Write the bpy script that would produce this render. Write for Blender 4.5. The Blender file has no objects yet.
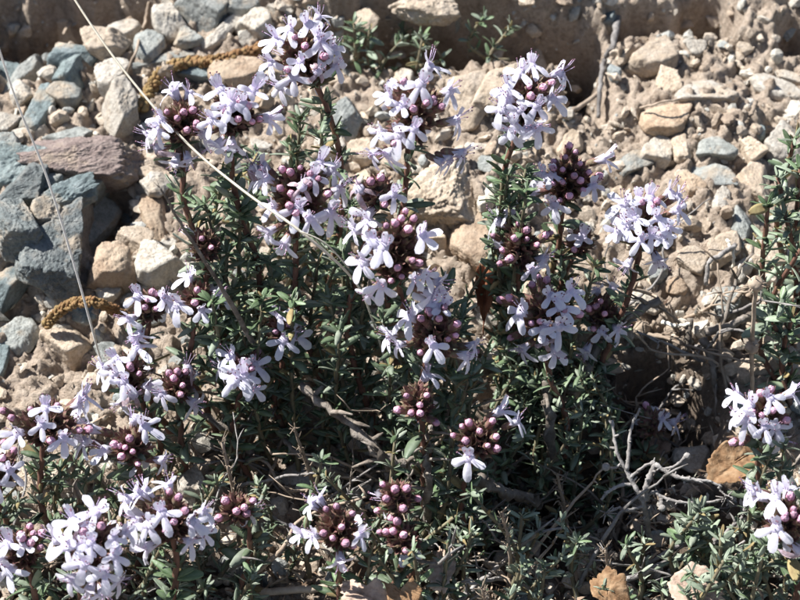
import bpy, math, random
import numpy as np
from mathutils import Vector, Matrix

# ------------------------------------------------------------------ camera, sky, sun, exposure
S = bpy.context.scene
COL = S.collection
R = math.radians
PITCH, SLOPE, DIST, WIDE = R(40), R(15), 0.40, 0.45
FWD = Vector((0, math.cos(PITCH), -math.sin(PITCH)))
CAM = -DIST * FWD
RIGHT = Vector((1, 0, 0))
UP = RIGHT.cross(FWD).normalized()
NRM = Vector((0, -math.sin(SLOPE), math.cos(SLOPE)))
ALONG = Vector((0, math.cos(SLOPE), math.sin(SLOPE)))

cd = bpy.data.cameras.new('camera')
cam = bpy.data.objects.new('camera', cd)
COL.objects.link(cam)
cam.location = CAM
cam.rotation_euler = (R(90) - PITCH, 0, 0)
cd.sensor_width = 36
cd.lens = 36 / WIDE
cd.clip_start, cd.clip_end = 0.01, 100
cd.dof.use_dof = True
cd.dof.focus_distance = 0.352
cd.dof.aperture_fstop = 38
S.camera = cam

SUN = Vector((-0.58, 0.17, 0.77)).normalized()          # towards the sun
elev = math.asin(SUN.z)
azim = math.atan2(SUN.x, SUN.y)
W = bpy.data.worlds.new('World')
S.world = W
W.use_nodes = True
wn = W.node_tree
sky = wn.nodes.new('ShaderNodeTexSky')
sky.sky_type = 'NISHITA'
sky.sun_disc = False
sky.sun_elevation = elev
sky.sun_rotation = azim
bg = wn.nodes['Background']
bg.inputs['Strength'].default_value = 0.06
wn.links.new(sky.outputs[0], bg.inputs['Color'])
sl = bpy.data.lights.new('sun', 'SUN')
sl.energy = 5.0
sl.angle = R(0.5)
sl.color = (1.0, 0.98, 0.95)
so = bpy.data.objects.new('sun', sl)
COL.objects.link(so)
so.rotation_euler = SUN.to_track_quat('Z', 'Y').to_euler()
S.view_settings.view_transform = 'Standard'
S.view_settings.look = 'None'
S.view_settings.exposure = 1.08
S.view_settings.gamma = 1
S.render.engine = 'CYCLES'
S.cycles.use_denoising = True
S.cycles.max_bounces = 6

rng = np.random.default_rng(7)
rnd = random.Random(11)

# ------------------------------------------------------------------ placing helpers
def ray(px, py):
    return (FWD + RIGHT * ((px - 400) / 800 * WIDE) + UP * ((300 - py) / 800 * WIDE))

def at_h(px, py, h=0.0):
    """point of a pixel's line of sight at height h over the base slope"""
    d = ray(px, py)
    t = (h - NRM.dot(CAM)) / NRM.dot(d)
    return CAM + d * t

def at_y(px, py, y):
    d = ray(px, py)
    return CAM + d * ((y - CAM.y) / d.y)

def to_px(p):
    v = Vector(p) - CAM
    z = v.dot(FWD)
    return 400 + v.dot(RIGHT) / z / WIDE * 800, 300 - v.dot(UP) / z / WIDE * 800, z

def mm_px(p):
    """metres per photograph pixel at p"""
    return (Vector(p) - CAM).dot(FWD) * WIDE / 800

# ------------------------------------------------------------------ noise
_perm = np.concatenate([rng.permutation(256)] * 3)
_grad = rng.normal(size=(256, 3)); _grad /= np.linalg.norm(_grad, axis=1)[:, None]
def perlin(p):
    p = np.asarray(p, float)
    i = np.floor(p).astype(int); f = p - i; i &= 255
    w = f * f * f * (f * (f * 6 - 15) + 10)
    out = 0
    for a in (0, 1):
        for b in (0, 1):
            for c in (0, 1):
                g = _grad[_perm[_perm[_perm[i[:, 0] + a] + i[:, 1] + b] + i[:, 2] + c]]
                d = (g * (f - (a, b, c))).sum(1)
                ww = (w[:, 0] if a else 1 - w[:, 0]) * (w[:, 1] if b else 1 - w[:, 1]) * (w[:, 2] if c else 1 - w[:, 2])
                out = out + d * ww
    return out
def fbm(p, octv=4, gain=0.5, lac=2.03):
    a, out, q = 1.0, 0, np.asarray(p, float)
    for k in range(octv):
        out = out + a * perlin(q + 17.3 * k); a *= gain; q = q * lac
    return out

# ------------------------------------------------------------------ mesh helpers
def make_mesh(name, v, f, mats, smooth=True, mi=None, attr=None):
    me = bpy.data.meshes.new(name)
    me.from_pydata(np.asarray(v, float).tolist() if isinstance(v, np.ndarray) else [tuple(x) for x in v], [],
                   f.tolist() if isinstance(f, np.ndarray) else f)
    for m in (mats if isinstance(mats, (list, tuple)) else [mats]):
        me.materials.append(m)
    n = len(me.polygons)
    if mi is not None:
        me.polygons.foreach_set('material_index', np.asarray(mi, dtype=np.int32))
    me.polygons.foreach_set('use_smooth', np.full(n, bool(smooth)))
    if attr is not None:
        for k, val in attr.items():
            at = me.attributes.new(k, 'FLOAT', 'POINT')
            at.data.foreach_set('value', np.asarray(val, dtype=np.float32))
    me.update()
    return me

def link(name, data, parent=None, loc=None, rot=None, scale=None, mat4=None):
    o = bpy.data.objects.new(name, data)
    COL.objects.link(o)
    if parent is not None:
        o.parent = parent
    if mat4 is not None:
        o.matrix_basis = mat4
    if loc is not None: o.location = loc
    if rot is not None: o.rotation_euler = rot
    if scale is not None: o.scale = scale
    return o

def tag(o, label=None, cat=None, group=None, kind=None):
    if label: o['label'] = label
    if cat: o['category'] = cat
    if group: o['group'] = group
    if kind: o['kind'] = kind
    return o

class Geo:
    """collects vertices and faces of one mesh"""
    def __init__(s): s.v, s.f, s.m, s.a, s.n = [], [], [], [], 0
    def add(s, v, f, m=0, a=0.0):
        v = np.asarray(v, float)
        s.v.append(v)
        s.f += [tuple(int(i) + s.n for i in q) for q in f]
        s.m += [m] * len(f)
        s.a.append(np.full(len(v), a) if np.isscalar(a) else np.asarray(a, float))
        s.n += len(v)
    def mesh(s, name, mats, smooth=True):
        return make_mesh(name, np.concatenate(s.v), s.f, mats, smooth, s.m, {'tone': np.concatenate(s.a)})
    def tube(s, pts, rad, m=0, sides=6, a=0.0, knob=0.0):
        pts = [Vector(p) for p in pts]
        if np.isscalar(rad): rad = [rad] * len(pts)
        ref = Vector((0.31, 0.2, 0.93))
        vv, ff = [], []
        for i, p in enumerate(pts):
            t = (pts[min(i + 1, len(pts) - 1)] - pts[max(i - 1, 0)]).normalized()
            x = t.cross(ref)
            if x.length < 1e-3: x = t.cross(Vector((1, 0, 0)))
            x.normalize(); y = t.cross(x)
            for k in range(sides):
                an = 2 * math.pi * k / sides
                rr = rad[i] * (1 + knob * rnd.uniform(-1, 1))
                vv.append(p + (x * math.cos(an) + y * math.sin(an)) * rr)
        for i in range(len(pts) - 1):
            for k in range(sides):
                k2 = (k + 1) % sides
                ff.append((i * sides + k, i * sides + k2, (i + 1) * sides + k2, (i + 1) * sides + k))
        ff.append(tuple(range(sides))[::-1])
        ff.append(tuple((len(pts) - 1) * sides + k for k in range(sides)))
        s.add([tuple(q) for q in vv], ff, m, a)

def curve_pts(ctrl, n=12, wob=0.0):
    """Catmull-Rom through control points"""
    P = [Vector(c) for c in ctrl]
    P = [P[0] * 2 - P[1]] + P + [P[-1] * 2 - P[-2]]
    out = []
    for i in range(1, len(P) - 2):
        for k in range(n):
            t = k / n
            a, b, c, d = P[i - 1:i + 3]
            out.append(0.5 * ((2 * b) + (c - a) * t + (2 * a - 5 * b + 4 * c - d) * t * t + (3 * b - a - 3 * c + d) * t ** 3))
    out.append(P[-2].copy())
    if wob:
        for k in range(1, len(out) - 1):
            out[k] += Vector((rnd.uniform(-1, 1), rnd.uniform(-1, 1), rnd.uniform(-1, 1))) * wob
    return out

def frame(z, up):
    z = Vector(z).normalized()
    x = Vector(up).cross(z)
    if x.length < 1e-5: x = Vector((1, 0, 0)).cross(z)
    x.normalize(); y = z.cross(x)
    return Matrix((x, y, z)).transposed()

def mat4(loc, rot3, sc=1.0):
    m = rot3.to_4x4()
    m = m @ Matrix.Diagonal((sc, sc, sc, 1))
    m.translation = loc
    return m

# ------------------------------------------------------------------ materials
def principled(name, rough=0.85, spec=0.3):
    m = bpy.data.materials.new(name); m.use_nodes = True
    nt = m.node_tree; b = nt.nodes['Principled BSDF']
    b.inputs['Roughness'].default_value = rough
    b.inputs['Specular IOR Level'].default_value = spec
    return m, nt, b

def ramp(nt, stops):
    r = nt.nodes.new('ShaderNodeValToRGB')
    e = r.color_ramp.elements
    while len(e) < len(stops): e.new(0.5)
    for k, (p, c) in enumerate(stops):
        e[k].position = p; e[k].color = (*c, 1)
    return r

def noise(nt, scale, detail=4, rough=0.6, pos=True, vec=None, dist=0.0):
    n = nt.nodes.new('ShaderNodeTexNoise')
    n.inputs['Scale'].default_value = scale
    n.inputs['Detail'].default_value = detail
    n.inputs['Roughness'].default_value = rough
    n.inputs['Distortion'].default_value = dist
    if vec is None:
        g = nt.nodes.new('ShaderNodeNewGeometry'); vec = g.outputs['Position']
    nt.links.new(vec, n.inputs['Vector'])
    return n

def mixc(nt, fac, a, b, mode='MIX'):
    m = nt.nodes.new('ShaderNodeMix'); m.data_type = 'RGBA'; m.blend_type = mode
    for s, x in ((0, fac), (6, a), (7, b)):
        if hasattr(x, 'is_linked') or hasattr(x, 'links'): nt.links.new(x, m.inputs[s])
        elif s == 0: m.inputs[0].default_value = x
        else: m.inputs[s].default_value = (*x, 1)
    return m.outputs[2]

def bump(nt, b, h, dist, strength=0.6, prev=None):
    n = nt.nodes.new('ShaderNodeBump')
    n.inputs['Distance'].default_value = dist
    n.inputs['Strength'].default_value = strength
    nt.links.new(h, n.inputs['Height'])
    if prev: nt.links.new(prev, n.inputs['Normal'])
    nt.links.new(n.outputs[0], b.inputs['Normal'])
    return n.outputs[0]

def mathn(nt, op, a, b=None):
    m = nt.nodes.new('ShaderNodeMath'); m.operation = op
    for k, x in ((0, a), (1, b)):
        if x is None: continue
        if hasattr(x, 'links'): nt.links.new(x, m.inputs[k])
        else: m.inputs[k].default_value = x
    return m.outputs[0]

def stone_mat(name, dark, mid, light, layered=False):
    m, nt, b = principled(name, 0.9, 0.25)
    n1 = noise(nt, 260, 6, 0.65)
    n2 = noise(nt, 1500, 4, 0.7)
    c = ramp(nt, [(0.3, dark), (0.5, mid), (0.7, light)])
    nt.links.new(n1.outputs[0], c.inputs[0])
    sp = ramp(nt, [(0.35, (0.62, 0.6, 0.58)), (0.55, (1, 1, 1)), (0.72, (1.12, 1.1, 1.06))])
    nt.links.new(n2.outputs[0], sp.inputs[0])
    col = mixc(nt, 0.8, c.outputs[0], sp.outputs[0], 'MULTIPLY')
    oi = nt.nodes.new('ShaderNodeObjectInfo')
    br = ramp(nt, [(0.0, (0.74, 0.73, 0.72)), (0.5, (0.95, 0.95, 0.95)), (1.0, (1.12, 1.1, 1.06))])
    nt.links.new(oi.outputs['Random'], br.inputs[0])
    col = mixc(nt, 1.0, col, br.outputs[0], 'MULTIPLY')
    # rusty and earthy dust
    n3 = noise(nt, 120, 5, 0.6)
    du = ramp(nt, [(0.52, (0, 0, 0)), (0.66, (0.75, 0.75, 0.75))])
    nt.links.new(n3.outputs[0], du.inputs[0])
    col = mixc(nt, du.outputs[0], col, (0.40, 0.32, 0.235))
    nt.links.new(col, b.inputs['Base Color'])
    h = mathn(nt, 'ADD', n1.outputs[0], mathn(nt, 'MULTIPLY', n2.outputs[0], 0.4))
    if layered:
        g = nt.nodes.new('ShaderNodeNewGeometry')
        mp = nt.nodes.new('ShaderNodeMapping')
        mp.inputs['Scale'].default_value = (0.35, 0.5, 2.6)
        mp.inputs['Rotation'].default_value = (0.5, 0.7, 0.2)
        nt.links.new(g.outputs['Position'], mp.inputs['Vector'])
        nl = noise(nt, 420, 4, 0.6, vec=mp.outputs[0])
        h = mathn(nt, 'ADD', h, mathn(nt, 'MULTIPLY', nl.outputs[0], 1.2))
    bump(nt, b, h, 0.0011, 0.8)
    return m

M = {}
M['tan'] = stone_mat('tan_stone', (0.37, 0.295, 0.22), (0.50, 0.415, 0.325), (0.58, 0.50, 0.41))
M['pale'] = stone_mat('pale_stone', (0.38, 0.33, 0.27), (0.50, 0.46, 0.40), (0.58, 0.55, 0.49))
M['grey'] = stone_mat('grey_stone', (0.19, 0.20, 0.19), (0.29, 0.305, 0.29), (0.40, 0.405, 0.38))
M['blue'] = stone_mat('blue_grey_stone', (0.11, 0.14, 0.145), (0.18, 0.22, 0.225), (0.28, 0.32, 0.325))
M['orange'] = stone_mat('orange_tan_stone', (0.33, 0.235, 0.16), (0.43, 0.325, 0.235), (0.49, 0.395, 0.30))
M['red'] = stone_mat('reddish_stone', (0.17, 0.13, 0.12), (0.26, 0.205, 0.185), (0.34, 0.28, 0.25), True)
M['slate'] = stone_mat('layered_grey_rock', (0.10, 0.118, 0.12), (0.175, 0.195, 0.195), (0.27, 0.275, 0.26), True)

def soil_mat():
    m, nt, b = principled('stony_soil', 0.95, 0.15)
    n1 = noise(nt, 180, 6, 0.7)
    n2 = noise(nt, 900, 6, 0.75)
    c = ramp(nt, [(0.3, (0.34, 0.265, 0.20)), (0.48, (0.48, 0.39, 0.31)), (0.66, (0.57, 0.48, 0.39))])
    nt.links.new(n1.outputs[0], c.inputs[0])
    sp = ramp(nt, [(0.34, (0.55, 0.53, 0.5)), (0.52, (1, 1, 1)), (0.7, (1.15, 1.12, 1.08))])
    nt.links.new(n2.outputs[0], sp.inputs[0])
    col = mixc(nt, 0.9, c.outputs[0], sp.outputs[0], 'MULTIPLY')
    at = nt.nodes.new('ShaderNodeAttribute'); at.attribute_name = 'humus_shade'  # dark soil under the bushes, plus shade painted into ledge and hollows
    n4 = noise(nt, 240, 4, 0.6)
    hu_shade = ramp(nt, [(0.3, (0.06, 0.045, 0.033)), (0.7, (0.15, 0.11, 0.08))])
    nt.links.new(n4.outputs[0], hu_shade.inputs[0])
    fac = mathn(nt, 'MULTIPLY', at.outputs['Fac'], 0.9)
    col = mixc(nt, fac, col, hu_shade.outputs[0])
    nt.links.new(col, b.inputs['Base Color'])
    bump(nt, b, mathn(nt, 'ADD', n1.outputs[0], n2.outputs[0]), 0.0016, 0.9)
    return m
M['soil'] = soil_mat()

def gravel_mat():
    m, nt, b = principled('gravel', 0.93, 0.2)
    at = nt.nodes.new('ShaderNodeAttribute'); at.attribute_name = 'tone'
    c = ramp(nt, [(0.0, (0.32, 0.25, 0.19)), (0.3, (0.46, 0.38, 0.295)), (0.6, (0.55, 0.47, 0.38)), (0.8, (0.40, 0.39, 0.35)), (0.92, (0.60, 0.55, 0.47)), (1.0, (0.27, 0.30, 0.30))])
    nt.links.new(at.outputs['Fac'], c.inputs[0])
    n2 = noise(nt, 900, 5, 0.7)
    sp = ramp(nt, [(0.35, (0.6, 0.58, 0.56)), (0.6, (1.05, 1.05, 1.05))])
    nt.links.new(n2.outputs[0], sp.inputs[0])
    nt.links.new(mixc(nt, 0.8, c.outputs[0], sp.outputs[0], 'MULTIPLY'), b.inputs['Base Color'])
    bump(nt, b, n2.outputs[0], 0.0007, 0.8)
    return m
M['gravel'] = gravel_mat()

def organic(name, stops, nscale=500, rough=0.8, transl=0.0, tcol=None, objrand=0.25, bumpd=0.0003, tone=None, spec=0.25):
    """plant tissue: noise colour, per-object brightness, some light passing through"""
    m, nt, b = principled(name, rough, spec)
    n1 = noise(nt, nscale, 4, 0.6)
    c = ramp(nt, stops)
    nt.links.new(n1.outputs[0], c.inputs[0])
    col = c.outputs[0]
    if tone:
        at = nt.nodes.new('ShaderNodeAttribute'); at.attribute_name = 'tone'
        col = mixc(nt, at.outputs['Fac'], col, tone)
    if objrand:
        oi = nt.nodes.new('ShaderNodeObjectInfo')
        br = ramp(nt, [(0, (1 - objrand,) * 3), (1, (1 + objrand,) * 3)])
        nt.links.new(oi.outputs['Random'], br.inputs[0])
        col = mixc(nt, 1.0, col, br.outputs[0], 'MULTIPLY')
    nt.links.new(col, b.inputs['Base Color'])
    if bumpd:
        bump(nt, b, n1.outputs[0], bumpd, 0.6)
    if transl:
        tr = nt.nodes.new('ShaderNodeBsdfTranslucent')
        if tcol: tr.inputs[0].default_value = (*tcol, 1)
        else: nt.links.new(col, tr.inputs[0])
        mx = nt.nodes.new('ShaderNodeMixShader'); mx.inputs[0].default_value = transl
        out = nt.nodes['Material Output']
        nt.links.new(b.outputs[0], mx.inputs[1]); nt.links.new(tr.outputs[0], mx.inputs[2])
        nt.links.new(mx.outputs[0], out.inputs[0])
    return m

M['petal'] = organic('lilac_petal', [(0.35, (0.80, 0.79, 0.90)), (0.65, (0.90, 0.90, 0.96))], 700, 0.6, 0.40, None, 0.08, 0.0002, (0.62, 0.48, 0.74))
M['wilted'] = organic('wilted_petal', [(0.3, (0.30, 0.20, 0.20)), (0.7, (0.55, 0.45, 0.52))], 900, 0.8, 0.2, None, 0.2)
M['anther'] = organic('anther', [(0.3, (0.16, 0.08, 0.12)), (0.7, (0.25, 0.14, 0.18))], 900, 0.7)
M['filament'] = organic('filament', [(0.3, (0.62, 0.48, 0.70)), (0.7, (0.70, 0.58, 0.76))], 900, 0.6)
M['calyx'] = organic('calyx', [(0.3, (0.12, 0.055, 0.055)), (0.47, (0.22, 0.115, 0.10)), (0.58, (0.20, 0.17, 0.10)), (0.7, (0.33, 0.24, 0.20))], 900, 0.75, 0.1, None, 0.25, 0.0005)
M['bud'] = organic('pink_bud', [(0.35, (0.50, 0.19, 0.30)), (0.65, (0.70, 0.38, 0.48))], 1400, 0.85, 0.1, None, 0.3, 0.0005, (0.66, 0.47, 0.58), 0.1)
M['leaf'] = organic('green_leaf', [(0.3, (0.065, 0.11, 0.048)), (0.55, (0.12, 0.18, 0.085)), (0.75, (0.19, 0.245, 0.135))], 420, 0.5, 0.12, (0.14, 0.22, 0.05), 0.3, 0.0003, (0.30, 0.34, 0.27), 0.5)
M['greyleaf'] = organic('grey_green_leaf', [(0.3, (0.14, 0.18, 0.12)), (0.55, (0.235, 0.285, 0.205)), (0.75, (0.34, 0.38, 0.30))], 420, 0.65, 0.1, (0.16, 0.22, 0.08), 0.3, 0.0003, (0.38, 0.40, 0.33), 0.4)
M['dryleaf'] = organic('yellowed_leaf', [(0.3, (0.20, 0.14, 0.07)), (0.6, (0.33, 0.27, 0.13)), (0.75, (0.30, 0.32, 0.16))], 420, 0.75, 0.1, None, 0.3)
M['stem'] = organic('red_brown_stem', [(0.3, (0.10, 0.045, 0.035)), (0.6, (0.19, 0.10, 0.07)), (0.8, (0.24, 0.17, 0.11))], 500, 0.75)
M['greenstem'] = organic('green_brown_stem', [(0.3, (0.11, 0.08, 0.05)), (0.7, (0.20, 0.19, 0.12))], 500, 0.75)
M['wood'] = organic('grey_bark', [(0.3, (0.10, 0.08, 0.065)), (0.5, (0.20, 0.17, 0.14)), (0.7, (0.32, 0.285, 0.25))], 380, 0.9, bumpd=0.0012)
M['deadwood'] = organic('bleached_twig', [(0.3, (0.12, 0.108, 0.10)), (0.5, (0.21, 0.195, 0.183)), (0.7, (0.31, 0.295, 0.28))], 420, 0.9, bumpd=0.0010)
M['straw'] = organic('straw', [(0.3, (0.74, 0.67, 0.52)), (0.7, (0.85, 0.79, 0.66))], 300, 0.6)
M['greystraw'] = organic('grey_straw', [(0.3, (0.6, 0.59, 0.56)), (0.7, (0.75, 0.74, 0.70))], 300, 0.6)
M['dry'] = organic('dry_brown', [(0.3, (0.20, 0.15, 0.11)), (0.7, (0.38, 0.31, 0.24))], 400, 0.9)
M['catkin'] = organic('catkin', [(0.3, (0.12, 0.06, 0.028)), (0.5, (0.20, 0.105, 0.048)), (0.7, (0.29, 0.175, 0.085))], 500, 0.9, 0, None, 0.1, 0.0006, (0.27, 0.19, 0.085))
M['deadleaf'] = organic('dead_leaf', [(0.3, (0.17, 0.09, 0.045)), (0.47, (0.28, 0.165, 0.085)), (0.7, (0.40, 0.27, 0.16))], 520, 0.8, 0.12, None, 0.15, 0.0009)
M['redleaf'] = organic('red_dead_leaf', [(0.3, (0.11, 0.035, 0.02)), (0.5, (0.18, 0.065, 0.03)), (0.7, (0.25, 0.11, 0.055))], 420, 0.75, 0.15, None, 0.1, 0.0007)
M['paleleaf'] = organic('pale_dead_leaf', [(0.3, (0.30, 0.21, 0.15)), (0.5, (0.44, 0.33, 0.26)), (0.7, (0.54, 0.43, 0.34))], 520, 0.85, 0.12, None, 0.1, 0.0009)

# ------------------------------------------------------------------ ground
#           px   py   rx  ry  height(m)   bumps and hollows of the bank
RELIEF = [(430, 4, 170, 16, .012), (445, 44, 122, 20, -.024), (345, 45, 40, 14, -.006),
          (580, 62, 27, 36, -.019), (560, 20, 40, 18, .006), (705, 20, 27, 24, -.020), (750, 30, 40, 40, .004),
          (640, 22, 28, 18, -.014), (795, 40, 22, 16, -.009), (600, 100, 20, 16, -.006),
          (45, 14, 90, 34, -.024), (120, 18, 40, 20, -.013), (20, 60, 30, 25, -.010),
          (35, 222, 58, 76, .008), (112, 218, 20, 36, -.010), (80, 345, 22, 30, -.004), (20, 320, 25, 30, -.006),
          (650, 408, 60, 66, -.017), (596, 385, 26, 45, .007), (560, 462, 72, 44, -.018), (610, 520, 70, 40, -.010), (500, 520, 60, 40, -.008),
          (490, 195, 45, 40, .006), (485, 90, 40, 35, .005), (700, 250, 60, 60, .004), (730, 330, 30, 40, .004),
          (760, 390, 40, 30, .004), (300, 480, 80, 60, -.005), (120, 520, 80, 60, -.006), (690, 130, 70, 50, .004)]
_rel = []
for px, py, rx, ry, hh in RELIEF:
    p = at_h(px, py)
    k = mm_px(p)
    _rel.append((p.x, p.dot(ALONG), rx * k, ry * k / 0.8, hh))
def ground_h(x, v, fine=True):
    x = np.atleast_1d(np.asarray(x, float)); v = np.atleast_1d(np.asarray(v, float))
    h = np.zeros_like(x)
    p = np.stack([x, v, np.zeros_like(x)], 1)
    wx = x + .004 * perlin(p * 130 + 5) + .009 * perlin(p * 45 + 15); wv = v + .004 * perlin(p * 130 + 35) + .009 * perlin(p * 45 + 25)
    for a, b, ra, rb, hh in _rel:
        q = ((wx - a) / ra) ** 2 + ((wv - b) / rb) ** 2
        h += hh * np.exp(-q ** (1.9 if hh < 0 else 1.5)) * (1.45 if hh < 0 else 1)
    h += .004 * fbm(p * 35, 3)
    if fine:
        c = fbm(p * 150 + 9, 4, .55)
        h += .0048 * np.abs(c) + .0022 * fbm(p * 380 + 3, 4, .65)
        # clods: ridged cells
        h += .0026 * np.maximum(0, perlin(p * 240 + 50)) ** 0.5 - .0028 * np.maximum(0, perlin(p * 170 + 80)) ** 0.7
    return h
def on_ground(px, py, lift=0.0):
    p = at_h(px, py)
    for _ in range(3):
        h = float(ground_h(p.x, p.dot(ALONG))[0])
        p = at_h(px, py, h + lift)
    return p

def axis_grid(lo, hi, step, far):
    core = list(np.arange(lo, hi + step / 2, step))
    a, s = [], step
    x = hi
    while x < far:
        s *= 1.25; x += s; a.append(x)
    b, s, x = [], step, lo
    while x > -far:
        s *= 1.25; x -= s; b.append(x)
    return np.array(b[::-1] + core + a)
gx = axis_grid(-.112, .112, .00062, 4.0)
gv = axis_grid(-.092, .125, .00062, 4.0)
X, V = np.meshgrid(gx, gv)
xf, vf = X.ravel(), V.ravel()
Hh = ground_h(xf, vf)
dist = np.maximum(np.abs(xf) - .2, 0) + np.maximum(np.abs(vf) - .2, 0)
Hh *= np.exp(-dist * 0.2)
nrm, alo = np.array(NRM), np.array(ALONG)
gvv = np.outer(xf, (1, 0, 0)) + np.outer(vf, alo) + np.outer(Hh, nrm)
nx, nv = len(gx), len(gv)
ii = (np.arange(nv - 1)[:, None] * nx + np.arange(nx - 1)[None, :]).ravel()
gf = np.stack([ii, ii + 1, ii + nx + 1, ii + nx], 1)
hum_shade = np.zeros(len(xf))
for px, py, rx, ry in [(450, 530, 150, 90), (570, 500, 150, 110), (720, 560, 140, 90), (110, 600, 150, 60), (450, 40, 120, 22), (655, 410, 74, 78), (60, 15, 90, 25), (580, 60, 22, 26)]:  # bush spots are humus; ledge and hollow spots are painted shade
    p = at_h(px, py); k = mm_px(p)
    hum_shade = np.maximum(hum_shade, np.exp(-(((xf - p.x) / (rx * k)) ** 2 + ((vf - p.dot(ALONG)) / (ry * k / .8)) ** 2) ** 1.6))
hum_shade = np.clip(hum_shade * 1.15 + .28 * fbm(np.stack([xf, vf, xf * 0], 1) * 90, 3) * (hum_shade > .05), 0, 1)
gm = make_mesh('ground', gvv, gf, M['soil'], True, None, {'humus_shade': hum_shade})
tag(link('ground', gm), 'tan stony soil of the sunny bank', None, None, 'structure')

# ------------------------------------------------------------------ stones
def icosphere(sub):
    t = (1 + 5 ** .5) / 2
    v = [(-1, t, 0), (1, t, 0), (-1, -t, 0), (1, -t, 0), (0, -1, t), (0, 1, t), (0, -1, -t), (0, 1, -t), (t, 0, -1), (t, 0, 1), (-t, 0, -1), (-t, 0, 1)]
    f = [(0, 11, 5), (0, 5, 1), (0, 1, 7), (0, 7, 10), (0, 10, 11), (1, 5, 9), (5, 11, 4), (11, 10, 2), (10, 7, 6), (7, 1, 8), (3, 9, 4), (3, 4, 2), (3, 2, 6), (3, 6, 8), (3, 8, 9), (4, 9, 5), (2, 4, 11), (6, 2, 10), (8, 6, 7), (9, 8, 1)]
    v = [np.array(q, float) / np.linalg.norm(q) for q in v]
    for _ in range(sub):
        mid, nf = {}, []
        def m(a, b):
            k = (min(a, b), max(a, b))
            if k not in mid:
                q = v[a] + v[b]; v.append(q / np.linalg.norm(q)); mid[k] = len(v) - 1
            return mid[k]
        for a, b, c in f:
            x, y, z = m(a, b), m(b, c), m(c, a)
            nf += [(a, x, z), (b, y, x), (c, z, y), (x, y, z)]
        f = nf
    return np.array(v), f
ICO = {k: icosphere(k) for k in (1, 2, 3, 4, 5, 6)}

def rock(sub, planes=11, rough=0.05, sharp=26, layered=0.0, seed=0, round_=0.0, flat=False):
    """angular stone: a rounded intersection of random planes, roughened; extents +-0.5"""
    g = np.random.default_rng(seed)
    d, f = ICO[sub]
    n = g.normal(size=(planes, 3)); n /= np.linalg.norm(n, axis=1)[:, None]
    n = np.concatenate([n, [(0.08, 0.05, 1), (0, 0.1, -1)]]); n /= np.linalg.norm(n, axis=1)[:, None]
    k = g.uniform(.55, 1.0, len(n)); k[-2:] = .6
    dot = d @ n.T
    inv = np.maximum(dot / k, 1e-3)
    r = 1 / (np.sum(inv ** sharp, axis=1) ** (1 / sharp))
    r = np.minimum(r, 1.25)
    r = r * (1 - round_) + round_ * .75
    o = g.uniform(0, 50, 3)
    r = r * (1 + rough * fbm(d * 2.2 + o, 5, .58) + rough * .6 * fbm(d * 7 + o, 3, .6))
    v = d * r[:, None]
    if layered:
        ax = g.normal(size=3); ax /= np.linalg.norm(ax)
        s = v @ ax * 4.2 + .9 * fbm(v * 1.6 + o, 4)
        q = s % 1
        v = v * (1 + layered * (np.clip(q * 1.15, 0, 1) - np.clip((q - .87) * 7.7, 0, 1) - .5))[:, None]
    lo, hi = v.min(0), v.max(0)
    v = (v - (lo + hi) / 2) / (hi - lo)
    return v, f

_var = {}
def rock_mesh(kind, i, mat):
    key = (kind, i, mat)
    if key not in _var:
        if kind == 'small': v, f = rock(4, 6 + i % 4, .07, 70, .02, 100 + i, 0)
        else: v, f = rock(4, 9 + i % 5, .05, 24 + 6 * (i % 3), 0, 300 + i, .05)
        _var[key] = make_mesh('stone', v, f, M[mat])
    return _var[key]

def put_stone(name, me, px, py, w, h, rot=0, thick=0.55, sink=0.35, tilt=(0, 0)):
    p = on_ground(px, py) if 0 else at_h(px, py, float(ground_h(at_h(px, py).x, at_h(px, py).dot(ALONG), False)[0]))
    k = mm_px(p)
    sx, sy = w * k, h * k / .84
    sz = thick * min(sx, sy)
    base = Matrix((RIGHT, ALONG, NRM)).transposed()
    r3 = base @ Matrix.Rotation(R(rot), 3, 'Z') @ Matrix.Rotation(R(tilt[0]), 3, 'X') @ Matrix.Rotation(R(tilt[1]), 3, 'Y')
    m = r3.to_4x4() @ Matrix.Diagonal((sx, sy, sz, 1))
    m.translation = p + NRM * (sz * (.5 - sink))
    o = link(name, me)
    o.matrix_basis = m
    return o

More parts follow.
